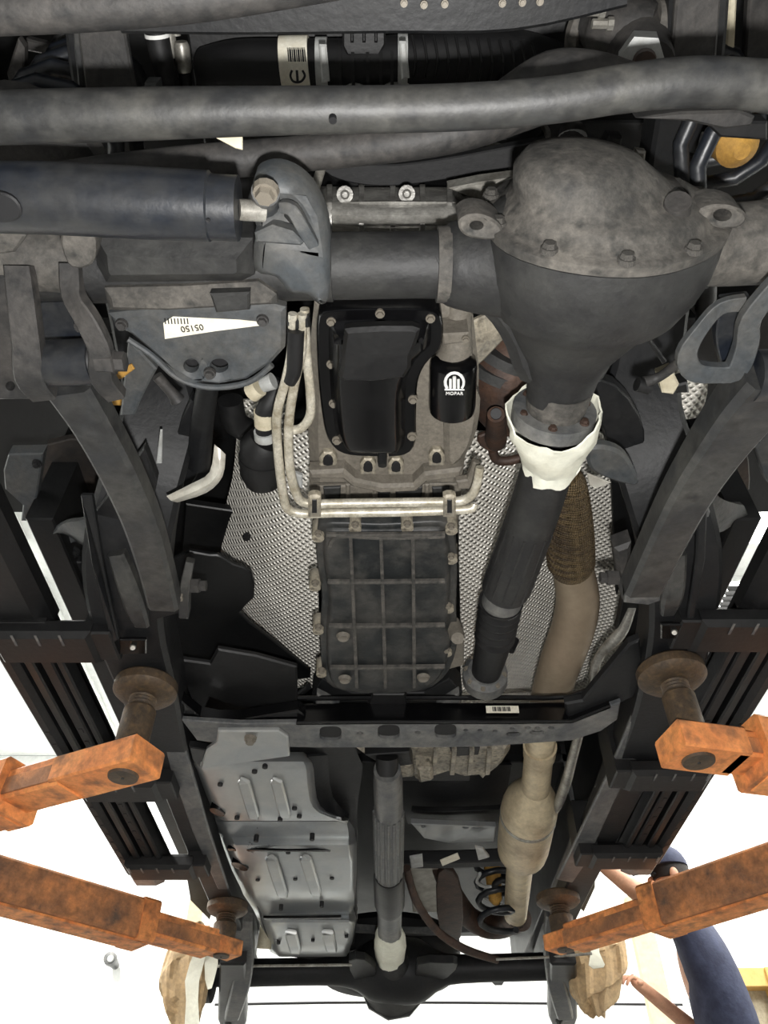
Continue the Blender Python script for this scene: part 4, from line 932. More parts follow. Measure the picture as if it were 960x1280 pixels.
plate('rail_flange', [(874, 600, 1.03), (886, 600, 1.03), (882, 700, 0.98), (864, 796, 0.952), (856, 796, 0.952), (870, 700, 0.98)], 1.0, 0.012, 'frame', rr)
for x, y, nm in ((166, 809, 'left'), (843, 790, 'right')):
    w = 17
    pk = plate('jack_pocket', [(x - w, y - 9), (x + w, y - 9), (x + w, y + 9), (x - w, y + 9)], 0.952, 0.006, 'gloss', T, label=nm + ' rectangular rail opening')
    tube('pocket_bolt', [(x, y, 0.95, 4), (x, y + 1, 0.944, 3)], 'steel', pk, n=10, k=1)
plate('rail_gusset', [(150, 600), (180, 560), (196, 600), (178, 690), (150, 780), (122, 780), (118, 640)], 1.03, 0.02, 'frame', rl, holes=[(162, 632, 12, 10)])
plate('rail_gusset', [(872, 600), (888, 640), (886, 700), (862, 788), (842, 788), (846, 700), (850, 640)], 1.03, 0.02, 'framelt', rr)
for a in ([(10, 568), (54, 567), (46, 620), (38, 652), (26, 652), (28, 632), (6, 612), (4, 588)], [(938, 542), (975, 540), (975, 620), (956, 600)]):
    bb = plate('body_bracket', a, 1.18, 0.03, 'slate', T, holes=[], label='grey folded body bracket ' + ('left' if a[0][0] < 400 else 'right'))
bolt(T, 46, 580, 1.165, 6, 'ink_shade'); bolt(T, 945, 554, 1.165, 6, 'slate')
bmL = sheet('body_mount', [[(66, 668, 1.12), (80, 654, 1.1), (104, 650, 1.08), (120, 636, 1.08)], [(80, 668, 1.14), (94, 668, 1.1), (112, 668, 1.08), (122, 664, 1.06)], [(90, 672, 1.16), (100, 680, 1.14), (116, 686, 1.1), (124, 690, 1.08)]], 0.012, 'slate', T, label='left curved body mount')
plate('mount_skirt', [(82, 702), (120, 704), (126, 760), (112, 760), (100, 720)], 1.14, 0.02, 'frame', T)
bolt(T, 92, 690, 1.15, 8, 'frame')
bmR = sheet('body_mount', [[(888, 608, 1.08), (900, 622, 1.08), (914, 628, 1.1), (930, 632, 1.12)], [(886, 640, 1.06), (900, 646, 1.08), (918, 644, 1.1), (936, 648, 1.14)], [(888, 668, 1.08), (904, 664, 1.1), (920, 654, 1.14), (930, 650, 1.16)]], 0.012, 'dusty', T, label='right curved body mount')
plate('mount_skirt', [(884, 676), (914, 670), (904, 710), (908, 738), (884, 744)], 1.14, 0.02, 'frame', T)
bolt(T, 905, 664, 1.15, 7, 'dusty')
plate('rail_web', [(738, 480), (770, 482), (800, 520), (806, 560), (790, 600), (768, 580), (756, 540)], 1.12, 0.03, 'frame', T, k=2)
plate('rail_web', [(238, 500), (216, 560), (200, 610), (196, 640), (214, 640), (246, 596), (262, 540)], 1.14, 0.03, 'frame', T, k=2)
plate('undercoat_patch', [(214, 700), (262, 694), (276, 696), (292, 706), (314, 716), (317, 748), (300, 766), (330, 792), (372, 826), (388, 848), (300, 850), (226, 820)], 1.16, 0.01, 'black', T, k=2, label='black undercoating sprayed over the left heat shield')  # plate standing for black undercoat sprayed on the shield
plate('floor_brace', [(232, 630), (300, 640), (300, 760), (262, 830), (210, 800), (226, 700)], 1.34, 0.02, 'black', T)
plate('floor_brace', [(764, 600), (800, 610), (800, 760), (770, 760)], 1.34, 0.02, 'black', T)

# ---------------------------------------------------------------- crossmember under the gearbox
HC = 0.985
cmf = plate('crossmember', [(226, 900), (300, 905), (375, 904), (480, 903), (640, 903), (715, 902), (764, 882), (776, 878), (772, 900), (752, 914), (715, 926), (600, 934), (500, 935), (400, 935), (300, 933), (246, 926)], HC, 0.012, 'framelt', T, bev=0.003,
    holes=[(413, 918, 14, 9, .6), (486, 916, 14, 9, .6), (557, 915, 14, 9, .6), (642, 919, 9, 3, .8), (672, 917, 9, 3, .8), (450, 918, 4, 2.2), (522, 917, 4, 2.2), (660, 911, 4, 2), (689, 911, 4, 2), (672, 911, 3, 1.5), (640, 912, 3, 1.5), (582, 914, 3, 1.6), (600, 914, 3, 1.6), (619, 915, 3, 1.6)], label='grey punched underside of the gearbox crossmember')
plate('crossmember_top', [(240, 905), (375, 903), (640, 903), (760, 890), (715, 926), (500, 935), (300, 932)], 1.035, 0.01, 'ink_shade', cmf)  # inside of the box, coloured black so the punched holes look shaded
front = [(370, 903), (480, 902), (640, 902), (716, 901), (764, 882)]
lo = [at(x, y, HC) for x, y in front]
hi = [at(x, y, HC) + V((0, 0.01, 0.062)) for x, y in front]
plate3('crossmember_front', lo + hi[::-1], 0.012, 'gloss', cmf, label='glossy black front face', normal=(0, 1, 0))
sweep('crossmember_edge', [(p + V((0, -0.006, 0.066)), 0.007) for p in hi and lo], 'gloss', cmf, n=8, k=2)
pb = at(632, 893.5, HC - 0.004) ; yb = at(632, 902, HC).y - 0.006
w_, h_ = mm(21, 632, 890, HC), 0.020
zc = at(632, 902, HC).z + 0.032
xb = at(632, 890, HC).x
bl = plate3('barcode_label', [V((xb - w_, yb, zc - h_ / 2)), V((xb + w_, yb, zc - h_ / 2)), V((xb + w_, yb, zc + h_ / 2)), V((xb - w_, yb, zc + h_ / 2))], 0.002, 'label', cmf, bev=0.0003, label='white barcode label')
for i in range(12):
    x = xb - w_ * 0.6 + w_ * 1.05 * i / 11
    box('barcode_bar', (x - 0.0009 - 0.0007 * (i % 3), yb - 0.0012, zc - h_ * 0.32), (x + 0.0009, yb - 0.0002, zc + h_ * 0.32), 'ink_shade', cmf, bev=0.0001)
flap = plate('splash_flap', [(218, 824), (262, 830), (272, 812), (320, 820), (371, 834), (372, 886), (318, 888), (280, 878), (262, 872), (254, 892), (238, 872)], 1.06, 0.012, 'plastic', T, label='black plastic splash flap left of the gearbox', bev=0.004)
bolt(flap, 214, 830, 1.05, 6, 'clip')
plate('crossmember_arm', [(222, 872), (250, 896), (300, 900), (372, 888), (372, 904), (300, 906), (232, 902), (212, 884)], 1.0, 0.03, 'gloss', T, k=2, label='black left end of the crossmember')
plate('crossmember_gusset', [(706, 880), (728, 876), (756, 842), (786, 806), (800, 800), (806, 850), (792, 872), (760, 886), (716, 900), (708, 896)], 1.0, 0.02, 'frame', T, bev=0.005, label='dark gusset joining the crossmember to the right rail')
plate('rail_side', [(786, 690), (800, 740), (800, 800), (784, 812), (770, 790), (776, 760)], 1.1, 0.02, 'black', T)
tube('gearshift_linkage', [(386, 858, 1.1, 4), (374, 868, 1.1, 4)], 'plastic', T, k=1)
# transfer case
tc_ = plate('transfer_case', [(440, 938), (520, 930), (640, 932), (638, 944), (628, 960), (612, 972), (604, 980), (596, 972), (580, 974), (560, 968), (530, 978), (520, 980), (516, 972), (488, 974), (486, 962), (464, 954)], 1.12, 0.2, 'alum', T, bev=0.02, label='pale cast transfer case behind the crossmember')
for x in (545, 568, 590, 612):
    beam('case_rib', [(x, 936, 1.1, 3), (x - 3, 966, 1.11, 3)], 'alum', tc_, ratio=1.0, k=1)
plate('case_boss', [(488, 954), (516, 956), (518, 972), (490, 974)], 1.09, 0.05, 'alum', tc_, bev=0.008)
plate('case_plug', [(520, 960), (540, 962), (542, 976), (524, 980)], 1.08, 0.05, 'alum', tc_, bev=0.008)
plate('case_dark', [(562, 936), (600, 936), (598, 944), (566, 946)], 1.105, 0.02, 'darkcast', tc_)
plate('wiring_bundle', [(456, 944), (512, 940), (516, 956), (484, 960), (470, 952)], 1.07, 0.04, 'plastic', T)
box('transfer_body', at(470, 940, 1.2), at(470, 940, 1.2) + V((0.32, 0.2, 0.2)), 'plastic', T)

# ---------------------------------------------------------------- fuel tank with its stepped skid
def tankrow(xl, xr, y, h, e=0.10):
    m = (xl + xr) / 2
    return [(xl - 14, y - 6, h + e), (xl - 3, y, h + 0.02), (xl + 5, y, h), (m, y, h), (xr - 5, y, h), (xr + 3, y, h + 0.02), (xr + 6, y - 6, h + e)]
tk = sheet('fuel_tank_skid', [tankrow(*r) for r in ((262, 376, 940, 1.03), (246, 384, 952, 0.99), (252, 388, 964, 0.985), (268, 392, 1000, 0.985), (276, 404, 1016, 0.985), (282, 432, 1026, 0.99))], 0.01, 'skid', T, k=2, kx=1, label='front section of the grey fuel tank skid')
t2 = sheet('skid_section', [tankrow(*r) for r in ((276, 438, 1027, 1.04), (280, 440, 1036, 1.03), (284, 441, 1046, 1.02), (288, 441, 1054, 0.995), (292, 441, 1062, 0.985), (304, 441, 1094, 0.985), (314, 440, 1114, 0.985), (318, 440, 1124, 1.0), (322, 440, 1130, 1.03), (330, 441, 1142, 1.03), (334, 441, 1150, 1.0), (338, 440, 1158, 0.99), (346, 436, 1180, 0.99), (350, 432, 1191, 1.0), (352, 430, 1196, 1.05))], 0.01, 'skid', T, k=2, kx=1, label='rear section of the grey fuel tank skid')
for P, par in ((((304, 974), (318, 1022)), tk), (((345, 974), (357, 1020)), tk), (((338, 1070), (354, 1120)), t2), (((381, 1070), (396, 1118)), t2), (((363, 1164), (370, 1190)), t2), (((409, 1164), (415, 1188)), t2)):
    (xa, ya), (xb_, yb_) = P
    beam('pressed_rib', [(xa, ya, 0.985, 4), (xa + (xb_ - xa) * .06, ya + (yb_ - ya) * .06, 0.978, 7.5), (xa + (xb_ - xa) * .5, (ya + yb_) / 2, 0.977, 7.5), (xa + (xb_ - xa) * .94, yb_ - (yb_ - ya) * .06, 0.978, 7), (xb_, yb_, 0.985, 5)], 'skid', par, ratio=0.45, b=0.6, k=2)
for x, y, par in ((318, 966, tk), (331, 960, tk), (275, 982, tk), (368, 1012, tk), (374, 1022, tk), (296, 1024, tk), (350, 1026, tk), (320, 1052, t2), (390, 1050, t2), (322, 1101, t2), (369, 1100, t2), (415, 1099, t2), (360, 1067, t2), (351, 1138, t2), (402, 1134, t2), (348, 1180, t2), (391, 1177, t2), (433, 1172, t2)):
    hz_ = 0.978 if par is tk else 0.98
    lathe('drain_hole', at(x, y, hz_), (0, 0, 1), [(0, 0.002), (0, 0.0075), (0.02, 0.0078)], 'ink_shade', par, n=10)
mt = plate('skid_mount_tab', [(272, 914), (348, 914), (360, 922), (362, 946), (250, 962), (258, 938), (270, 930)], 0.975, 0.012, 'skid', T, bev=0.004, label='front mounting tab of the fuel tank skid')
bolt(mt, 313, 924, 0.965, 8, 'bolt')
plate('skid_front_corner', [(236, 934), (262, 938), (276, 942), (270, 958), (250, 960), (240, 950)], 0.99, 0.02, 'gloss', T)
tank = loft('fuel_tank', [ring([(262, 930), (440, 926), (446, 1010), (446, 1150), (430, 1192), (350, 1194), (320, 1130), (284, 1030)], h, 40, 2) for h in (1.05, 1.12, 1.3)], 'plastic', T)
sheet('tank_flank', [[(384, 946, 1.03), (410, 944, 1.05), (442, 942, 1.1)], [(390, 1000, 1.03), (416, 996, 1.05), (444, 990, 1.1)], [(420, 1024, 1.02), (434, 1020, 1.04), (446, 1012, 1.1)]], 0.008, 'frame', T, label='dark flank of the fuel tank')
beam('skid_strap', [(286, 1060, 1.0, 4), (360, 1063, 0.975, 2), (438, 1061, 1.0, 4)], 'gloss', t2, ratio=0.6)
beam('skid_slot', [(330, 1147, 1.0, 2.6), (380, 1147, 0.99, 2.6), (426, 1146, 1.0, 2.6)], 'gloss', t2, ratio=0.6)
lathe('skid_dimple', at(300, 1082, 0.99), (0.3, 0, 1), [(-0.004, 0.01), (-0.004, 0.03), (0.02, 0.034)], 'gloss', t2, n=18)
lathe('skid_dimple', at(272, 1014, 0.99), (0.3, 0, 1), [(-0.004, 0.01), (-0.004, 0.024), (0.02, 0.028)], 'gloss', tk, n=18)
# rail side brackets and inner structure left of the tank
for x, y in ((238, 985), (258, 1050), (274, 1100)):
    b_ = plate('tank_bracket', [(x - 10, y - 12), (x + 12, y - 8), (x + 16, y + 12), (x - 4, y + 10)], 1.04, 0.02, 'frame', T)
    bolt(b_, x, y, 1.03, 4, 'plastic')

# ---------------------------------------------------------------- rear driveshaft
rd = tube('rear_driveshaft', [(484, 962, 1.03, 17), (485, 976, 1.03, 18.5), (485, 982, 1.03, 18.5), (486, 1010, 1.03, 18), (486, 1092, 1.03, 16.5), (486, 1096, 1.03, 16), (487, 1130, 1.03, 15.5), (487, 1166, 1.03, 15)], 'framelt', T, n=28, k=1, label='grey rear driveshaft with a fluted sleeve')
p0, p1 = at(485.5, 1014, 1.03), at(486, 1090, 1.03)
d_ = (p1 - p0).normalized(); s_ = d_.orthogonal().normalized(); u_ = d_.cross(s_)
for i in range(16):
    a = 2 * math.pi * i / 16
    q = s_ * math.cos(a) + u_ * math.sin(a); r0 = mm(17.8, 486, 1014, 1.03)
    sweep('flute', [(p0 + q * r0 * 0.985, 0.0062), (p1 + q * mm(16.5, 486, 1090, 1.03) * 0.99, 0.0062)], 'framelt', rd, n=6, k=1)
tube('shaft_sleeve', [(486, 1092, 1.03, 18), (486.5, 1096, 1.03, 19.5), (487, 1128, 1.03, 19), (487, 1133, 1.03, 17)], 'plastic', rd, n=28, k=1, label='black rubber sleeve')
tube('shaft_neck', [(484, 946, 1.06, 14), (484, 966, 1.03, 15)], 'plastic', rd, n=20, k=1)
w2a, w2b = at(487, 1163, 1.03), at(488, 1200, 1.03)
wrap('masking_wrap', [(w2a, mm(15.5, 487, 1163, 1.03)), (w2a.lerp(w2b, .2), mm(19, 487, 1170, 1.03)), (w2a.lerp(w2b, .5), mm(19.5, 487, 1180, 1.03)), (w2a.lerp(w2b, .8), mm(18.5, 487, 1190, 1.03)), (w2b, mm(16, 487, 1200, 1.03))], 'white masking wrap around the rear driveshaft joint at the rear axle', 11, tear=0.02)

# ---------------------------------------------------------------- rear axle and suspension
ra_ = tube('rear_axle', [(262, 1216, 1.02, 15), (300, 1216, 1.02, 15.5), (400, 1214, 1.02, 15.5), (440, 1213, 1.02, 20), (470, 1213, 1.02, 34), (520, 1213, 1.02, 36), (548, 1212, 1.02, 22), (575, 1211, 1.02, 16), (680, 1208, 1.02, 15.5), (740, 1206, 1.02, 15)], 'frame', T, n=24, label='dark rear axle tube')
rc = at(492, 1216, 1.02); rR = mm(46, 492, 1216, 1.02)
car = lathe('differential_carrier', rc, (0, 1, 0), [(-0.24, 0.045), (-0.2, 0.06), (-0.14, 0.072), (-0.10, 0.1), (-0.03, 0.135), (0.05, rR * 0.86), (0.1, rR * 0.9)], 'darkcast', ra_, n=28, label='rear differential carrier')
lathe('differential_cover', rc, (0, 1, 0), [(0.095, rR * 0.9), (0.1, rR * 0.96), (0.125, rR * 0.96), (0.14, rR * 0.8), (0.2, rR * 0.5)], 'darkcast', ra_, n=10, angle=20)
plate('carrier_web', [(436, 1202), (456, 1200), (470, 1214), (462, 1232), (444, 1226)], 0.97, 0.03, 'frame', ra_, k=2)
plate('carrier_web', [(522, 1206), (556, 1204), (572, 1206), (560, 1222), (524, 1234)], 0.97, 0.03, 'frame', ra_, k=2)
plate('axle_tab', [(610, 1224), (634, 1222), (628, 1232), (618, 1232)], 0.98, 0.02, 'frame', ra_)
tube('brake_cable', [(440, 1206, 0.96, 1.6), (360, 1207, 0.96, 1.6), (262, 1208, 0.96, 1.6)], 'steel', T, n=6)
tube('brake_cable', [(620, 1199, 0.96, 1.6), (690, 1196, 0.96, 1.6), (740, 1192, 0.96, 1.6)], 'steel', T, n=6)
tube('parking_cable', [(508, 1085, 1.1, 5), (520, 1125, 1.06, 5), (545, 1162, 1.03, 5), (580, 1186, 1.0, 5), (622, 1200, 0.98, 4.5)], 'rust', T, n=12, label='brown curved brake cable sheath')
for sx, P, Q in ((-1, [(306, 1146, 1.05, 10), (304, 1160, 1.03, 12), (306, 1190, 0.99, 12), (303, 1220, 0.95, 11.5), (297, 1246, 0.92, 10.5), (290, 1270, 0.9, 9)], (291, 1262)), (1, [(692, 1140, 1.05, 10), (690, 1160, 1.03, 10), (690, 1190, 0.99, 10.5), (694, 1222, 0.95, 11), (700, 1246, 0.92, 11), (706, 1268, 0.9, 10)], (705, 1258))):
    nm = 'left ' if sx < 0 else 'right '
    la_ = beam('rear_control_arm', P, 'framelt' if sx < 0 else 'framelt', T, ratio=0.6, b=0.3, label=nm + 'rear lower control arm')
    x, y = Q
    br = plate('axle_bracket', [(x - 17, 1206), (x + 16, 1206), (x + 17, y + 16), (x + 12, y + 30), (x - 12, y + 30), (x - 19, y + 14)], 0.93, 0.06, 'black', T, bev=0.008, label=nm + 'rear axle bracket')
    bolt(br, x - 6, y + 18, 0.915, 5, 'plastic')
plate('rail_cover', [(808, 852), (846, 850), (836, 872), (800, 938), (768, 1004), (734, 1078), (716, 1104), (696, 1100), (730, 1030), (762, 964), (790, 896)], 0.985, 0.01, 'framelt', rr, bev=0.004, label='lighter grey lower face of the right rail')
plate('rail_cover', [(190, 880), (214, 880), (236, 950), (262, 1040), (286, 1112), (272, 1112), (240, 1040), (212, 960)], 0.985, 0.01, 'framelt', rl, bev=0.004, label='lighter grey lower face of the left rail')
# spare structure between the rails at the rear
sway = beam('rear_crossmember', [(500, 1074, 1.16, 9), (560, 1074, 1.16, 9), (660, 1070, 1.16, 9)], 'frame', T, ratio=0.9)
plate('wiring_tag', [(550, 1076), (572, 1067), (575, 1074), (553, 1083)], 1.12, 0.004, 'label', sway, label='white printed tag')
plate('white_clip', [(512, 1073), (528, 1070), (529, 1084), (514, 1086)], 1.12, 0.01, 'clip', sway)
plate('white_clip', [(594, 1060), (604, 1062), (612, 1072), (598, 1076)], 1.12, 0.01, 'clip', sway)
bh = plate('bed_hanger', [(514, 1030), (560, 1032), (620, 1034), (618, 1052), (560, 1054), (530, 1048)], 1.18, 0.02, 'skid', T, holes=[(529, 1034, 3, 2), (582, 1035, 4, 2), (597, 1035, 6, 2)], label='punched grey cross brace behind the transfer case')
sheet('floor_tunnel', [[(500, 960, 1.35), (560, 958, 1.3), (640, 956, 1.35)], [(505, 1010, 1.32), (560, 1012, 1.27), (630, 1010, 1.3)], [(510, 1030, 1.36), (560, 1032, 1.34), (630, 1030, 1.36)]], 0.012, 'frame', T, label='dark pressed floor panel behind the transfer case')
beam('floor_brace', [(516, 1012, 1.26, 5), (560, 1014, 1.24, 5), (630, 1010, 1.26, 5)], 'black', T)
plate('rear_shield', [(512, 1086), (560, 1082), (556, 1140), (516, 1140)], 1.3, 0.02, 'foilplain', T)
plate('spring_plate', [(548, 1092), (566, 1090), (578, 1120), (576, 1172), (556, 1178), (546, 1140)], 1.15, 0.02, 'rust', T, k=2, label='curved brown plate beside the tail pipe')
beam('bed_crossmember', [(440, 1160, 1.24, 5), (520, 1164, 1.24, 5), (600, 1162, 1.24, 5)], 'framelt', T, ratio=0.8)
coil(624, 1172, 1.03, 0.075, 0.013, 4.0, 0.03, 0.34, 'blue', label='right rear coil spring')
coil(350, 1176, 1.03, 0.075, 0.013, 4.0, 0.03, 0.34, 'blue', label='left rear coil spring')
for i, (x, y) in enumerate(((600, 1100), (608, 1118))):
    tube('hose_loop', [(x, y - 8, 1.2, 2.2), (x - 4, y + 2, 1.2, 2.2), (x + 6, y + 8, 1.2, 2.2), (x + 20, y + 8, 1.2, 2.2)], 'clip', T, n=8)
tube('bed_hose', [(622, 1128, 1.2, 4), (618, 1108, 1.2, 4), (628, 1100, 1.2, 4), (646, 1104, 1.2, 4)], 'plastic', T, n=10)
tube('rear_shock', [(708, 1140, 1.12, 10), (712, 1176, 1.02, 11)], 'foilplain', T, n=16, k=1, label='pale right rear shock absorber')
tube('rear_shock', [(334, 1150, 1.12, 8), (330, 1186, 1.02, 9)], 'cream', T, n=16, k=1, label='pale left rear shock absorber')
for nm, pts in (('left', [(236, 1060), (258, 1070), (268, 1130), (262, 1150), (238, 1126), (232, 1090)]), ('right', [(732, 1060), (744, 1066), (744, 1110), (730, 1140), (718, 1130)])):
    plate('mud_guard', pts, 1.16, 0.03, 'plastic', T, label=nm + ' rear wheel arch liner')
c_ = V((0.02, 4.52, Z(1.235)))
sp = lathe('spare_tyre', c_, (0, 0, 1), [(-0.10, 0.2), (-0.12, 0.26), (-0.115, 0.33), (-0.07, 0.385), (0.07, 0.385), (0.115, 0.33), (0.12, 0.26), (0.1, 0.2)], 'rubber', T, n=40, label='spare tyre slung behind the rear axle')
lathe('spare_wheel', c_, (0, 0, 1), [(-0.07, 0.02), (-0.08, 0.08), (-0.06, 0.19), (-0.1, 0.215), (0.05, 0.215)], 'frame', sp, n=32)
box('rear_bumper', V((-0.75, 4.98, Z(1.5))), V((0.78, 5.1, Z(1.7))), 'black', T)
# brake backing plates behind the paper
for nm, x in (('left', 262), ('right', 742)):
    p = at(x, 1212, 1.02)
    lathe('brake_hub', p, (1, 0, 0), [(-0.05, 0.06), (-0.05, 0.13), (0.02, 0.13), (0.03, 0.06)], 'plastic', T, n=24, label=nm + ' rear brake')

# ---------------------------------------------------------------- running boards
def board(sx, label):
    dy_ = 0 if sx < 0 else -14                  # the truck sits a little askew to the camera
    y0, ye = at(60, 792 + dy_, 0.97).y, at(180, 1094 + dy_, 0.97).y
    z = Z(0.97); ox = 0.02
    xo = 0.89; xi = 0.742
    def seg(name, xa, xb2, za, zb, mat, ya=y0, yb2=ye, bev=0.004, par=None):
        lo_, hi_ = sorted((ox + sx * xa, ox + sx * xb2))
        return box(name, (lo_, ya, z + za), (hi_, yb2, z + zb), mat, par, bev=bev)
    g = seg('running_board', xi, xo, 0.035, 0.06, 'plastic', par=T)
    g['label'] = label
    seg('outer_rail', xo - 0.042, xo, -0.005, 0.06, 'frame', bev=0.014, par=g)
    seg('channel', xo - 0.078, xo - 0.055, 0.0, 0.036, 'black', par=g)
    seg('channel', xo - 0.118, xo - 0.09, 0.004, 0.036, 'frame', par=g)
    seg('inner_rail', xi, xi + 0.018, -0.002, 0.05, 'frame', par=g)
    for i in range(16):
        yy = y0 + 0.4 + i * 0.06
        seg('slot', xo - 0.108, xo - 0.098, 0.0025, 0.005, 'ink_shade', yy, yy + 0.018, bev=0.0005, par=g)
        seg('slot', xo - 0.028, xo - 0.018, -0.0065, -0.003, 'ink_shade', yy, yy + 0.016, bev=0.0005, par=g)
    seg('end_cap', xi + 0.04, xo, -0.005, 0.062, 'framelt', ye - 0.01, ye + 0.10, bev=0.025, par=g)
    for yy in (at(60, 790 + dy_, 0.99).y, at(160, 972 + dy_, 0.99).y, at(200, 1074 + dy_, 0.99).y):
        seg('hanger', 0.64, xo - 0.03, -0.03, 0.02, 'plastic', yy - 0.055, yy + 0.055, bev=0.012, par=g)
        for q in (0.70, 0.75, 0.80, 0.84):
            seg('hanger_rib', q, q + 0.005, -0.032, -0.0295, 'framelt', yy - 0.056, yy - 0.02, bev=0.0005, par=g)
        seg('hanger_strut', 0.60, 0.66, -0.02, 0.16, 'plastic', yy - 0.05, yy + 0.05, par=g)
    return g
board(-1, 'black running board under the left side')
board(1, 'black running board under the right side')

# ---------------------------------------------------------------- the orange lift arms
def rbox(name, a, b, w, hgt, mat, parent, bev=0.15, label=None, w2=None, h2=None):
    """a straight box section from a to b: w wide, hgt tall"""
    return sweep(name, [(a, w / 2), (b, (w2 or w) / 2)], mat, parent, k=1, prof=rprof(1.0, hgt / w, bev), label=label, angle=25)
def lift_arm(pad, ph, post_y, path, label, padr, sizes, post_r=0.036):
    """pad: pixel of the pad's middle; post_y: pixel row of the post's foot; path: pixels along the arm from tip outwards"""
    P = at(pad[0], pad[1], ph)
    h = ph
    while pxof(V((P.x, P.y, Z(h))))[1] < post_y: h -= 0.002
    zt = Z(h)                                  # top of the arm
    def pt(x, y, zc):
        d = ray(x, y); return CAM + d * ((zc - CAM.z) / d.z)
    g = empty('lift_arm', V((P.x, P.y, zt - 0.06)), label, 'lift arm', 'orange arms of the vehicle lift')
    pad_ = lathe('lift_pad', P, (0, 0, 1), [(-0.03, padr * 0.55), (-0.026, padr * 0.86), (-0.016, padr), (0.004, padr), (0.01, padr * 0.93), (0.004, padr * 0.8)], 'padrust', g, n=32, label='oily rusted lift pad')
    sweep('pad_screw', [(P + V((0, 0, -0.03 - 0.004 * i)), post_r * (0.86 if i % 2 else 0.74)) for i in range(9)], 'padrust', g, n=18, k=1)
    lathe('pad_post', V((P.x, P.y, zt - 0.01)), (0, 0, 1), [(0, post_r), (P.z - 0.055 - zt, post_r), (P.z - 0.05 - zt, post_r * 0.9)], 'padrust', g, n=24, label='greasy steel pad post')
    th, tw = sizes[0]
    zc = zt - th / 2
    tip = V((P.x, P.y, zc))
    far = [pt(x, y, zc) for x, y in path]
    d = (far[-1] - tip); d.z = 0; d.normalize()
    end = far[-1]
    L_ = (end - tip).length
    s1, s2 = sizes[1]
    n_ = V((-d.y, d.x, 0))
    rbox('arm_tip', tip - d * 0.055, tip + d * (s1 * L_ + 0.02), tw, th, 'orange', g)
    th2, tw2 = sizes[2]
    rbox('inner_arm', tip + d * (s1 * L_), tip + d * (s2 * L_ + 0.1), tw2, th2, 'orange', g)
    th3, tw3 = sizes[3]
    a3 = tip + d * (s2 * L_)
    rbox('outer_sleeve', a3, end + d * 0.45, tw3, th3, 'orangeworn', g)
    rbox('sleeve_collar', a3 - d * 0.012, a3 + d * 0.05, tw3 * 1.06, th3 * 1.07, 'orange', g)
    # wear plates on the sides
    rbox('side_strip', tip + d * (s1 * L_ * 0.9) + n_ * (tw2 / 2) + V((0, 0, -th2 * 0.1)), tip + d * (s2 * L_ - 0.01) + n_ * (tw2 / 2) + V((0, 0, -th2 * 0.1)), 0.008, th2 * 0.55, 'orangeworn', g)
    rbox('side_strip', tip + d * (s1 * L_ * 0.9) - n_ * (tw2 / 2) + V((0, 0, -th2 * 0.1)), tip + d * (s2 * L_ - 0.01) - n_ * (tw2 / 2) + V((0, 0, -th2 * 0.1)), 0.008, th2 * 0.55, 'orangeworn', g)
    rbox('lower_lip', a3 + V((0, 0, -th3 / 2)), end + d * 0.4 + V((0, 0, -th3 / 2)), tw3 * 0.7, 0.014, 'orange', g)
    lathe('pivot_pin', V((P.x, P.y, zc - th / 2 - 0.006)), (0, 0, 1), [(0, 0.01), (0, tw * 0.31), (0.008, tw * 0.33)], 'padrust', g, n=24, label='round steel pin end')
    lathe('pin_centre', V((P.x, P.y, zc - th / 2 - 0.008)), (0, 0, 1), [(0, 0.003), (0.003, 0.004)], 'ink_shade', g, n=8)
    return g
lift_arm((183, 858), 0.955, 936, [(60, 978), (-30, 1004)], 'orange lift arm holding the left rail by the crossmember', 0.072, ((0.06, 0.10), (0.33, 0.72), (0.07, 0.085), (0.11, 0.12)))
lift_arm((838, 840), 0.955, 916, [(900, 938), (985, 948)], 'orange lift arm holding the right rail by the crossmember', 0.076, ((0.06, 0.105), (0.34, 0.62), (0.06, 0.085), (0.11, 0.13)))
lift_arm((285, 1132), 0.985, 1174, [(150, 1142), (-30, 1098)], 'orange lift arm reaching the left rail near the rear axle', 0.075, ((0.05, 0.09), (0.06, 0.36), (0.075, 0.10), (0.12, 0.14)), 0.042)
lift_arm((697, 1122), 0.985, 1166, [(850, 1128), (990, 1084)], 'orange lift arm reaching the right rail near the rear axle', 0.078, ((0.05, 0.09), (0.05, 0.45), (0.075, 0.10), (0.125, 0.14)), 0.042)

# ---------------------------------------------------------------- kraft paper hung over the rear brakes
def sack(name, prof, Y, label, seed, depth=0.6, n=44):
    """prof: rows (x left, x right, y) in pixels from top to bottom, standing near distance Y"""
    rnd = random.Random(seed)
    ph = [rnd.uniform(0, 6.28) for _ in range(6)]
    rings_ = []
    rows = catmull([list(map(float, r)) for r in prof], 3)
    for i, (xl, xr, y) in enumerate(rows):
        d0 = ray(xl, y); d1 = ray(xr, y)
        a = CAM + d0 * (Y / d0.y); b = CAM + d1 * (Y / d1.y)
        c = (a + b) / 2; w = (b.x - a.x) / 2
        rg = []
        for j in range(n):
            t = 2 * math.pi * j / n
            k_ = 1 + 0.10 * math.sin(5 * t + ph[0] + 0.35 * i) + 0.07 * math.sin(9 * t + ph[1] - 0.5 * i) + 0.05 * math.sin(14 * t + ph[2] + 0.8 * i) + rnd.uniform(-.025, .025)
            ex = math.copysign(abs(math.cos(t)) ** 0.8, math.cos(t)); ey = math.copysign(abs(math.sin(t)) ** 0.8, math.sin(t))
            rg.append(V((c.x + w * ex * (0.9 + 0.1 * k_), c.y + w * depth * ey * k_, c.z + 0.02 * math.sin(3 * t + ph[3] + i))))
        rings_.append(rg)
    return loft(name, rings_, 'kraft', None, label=None, angle=16)
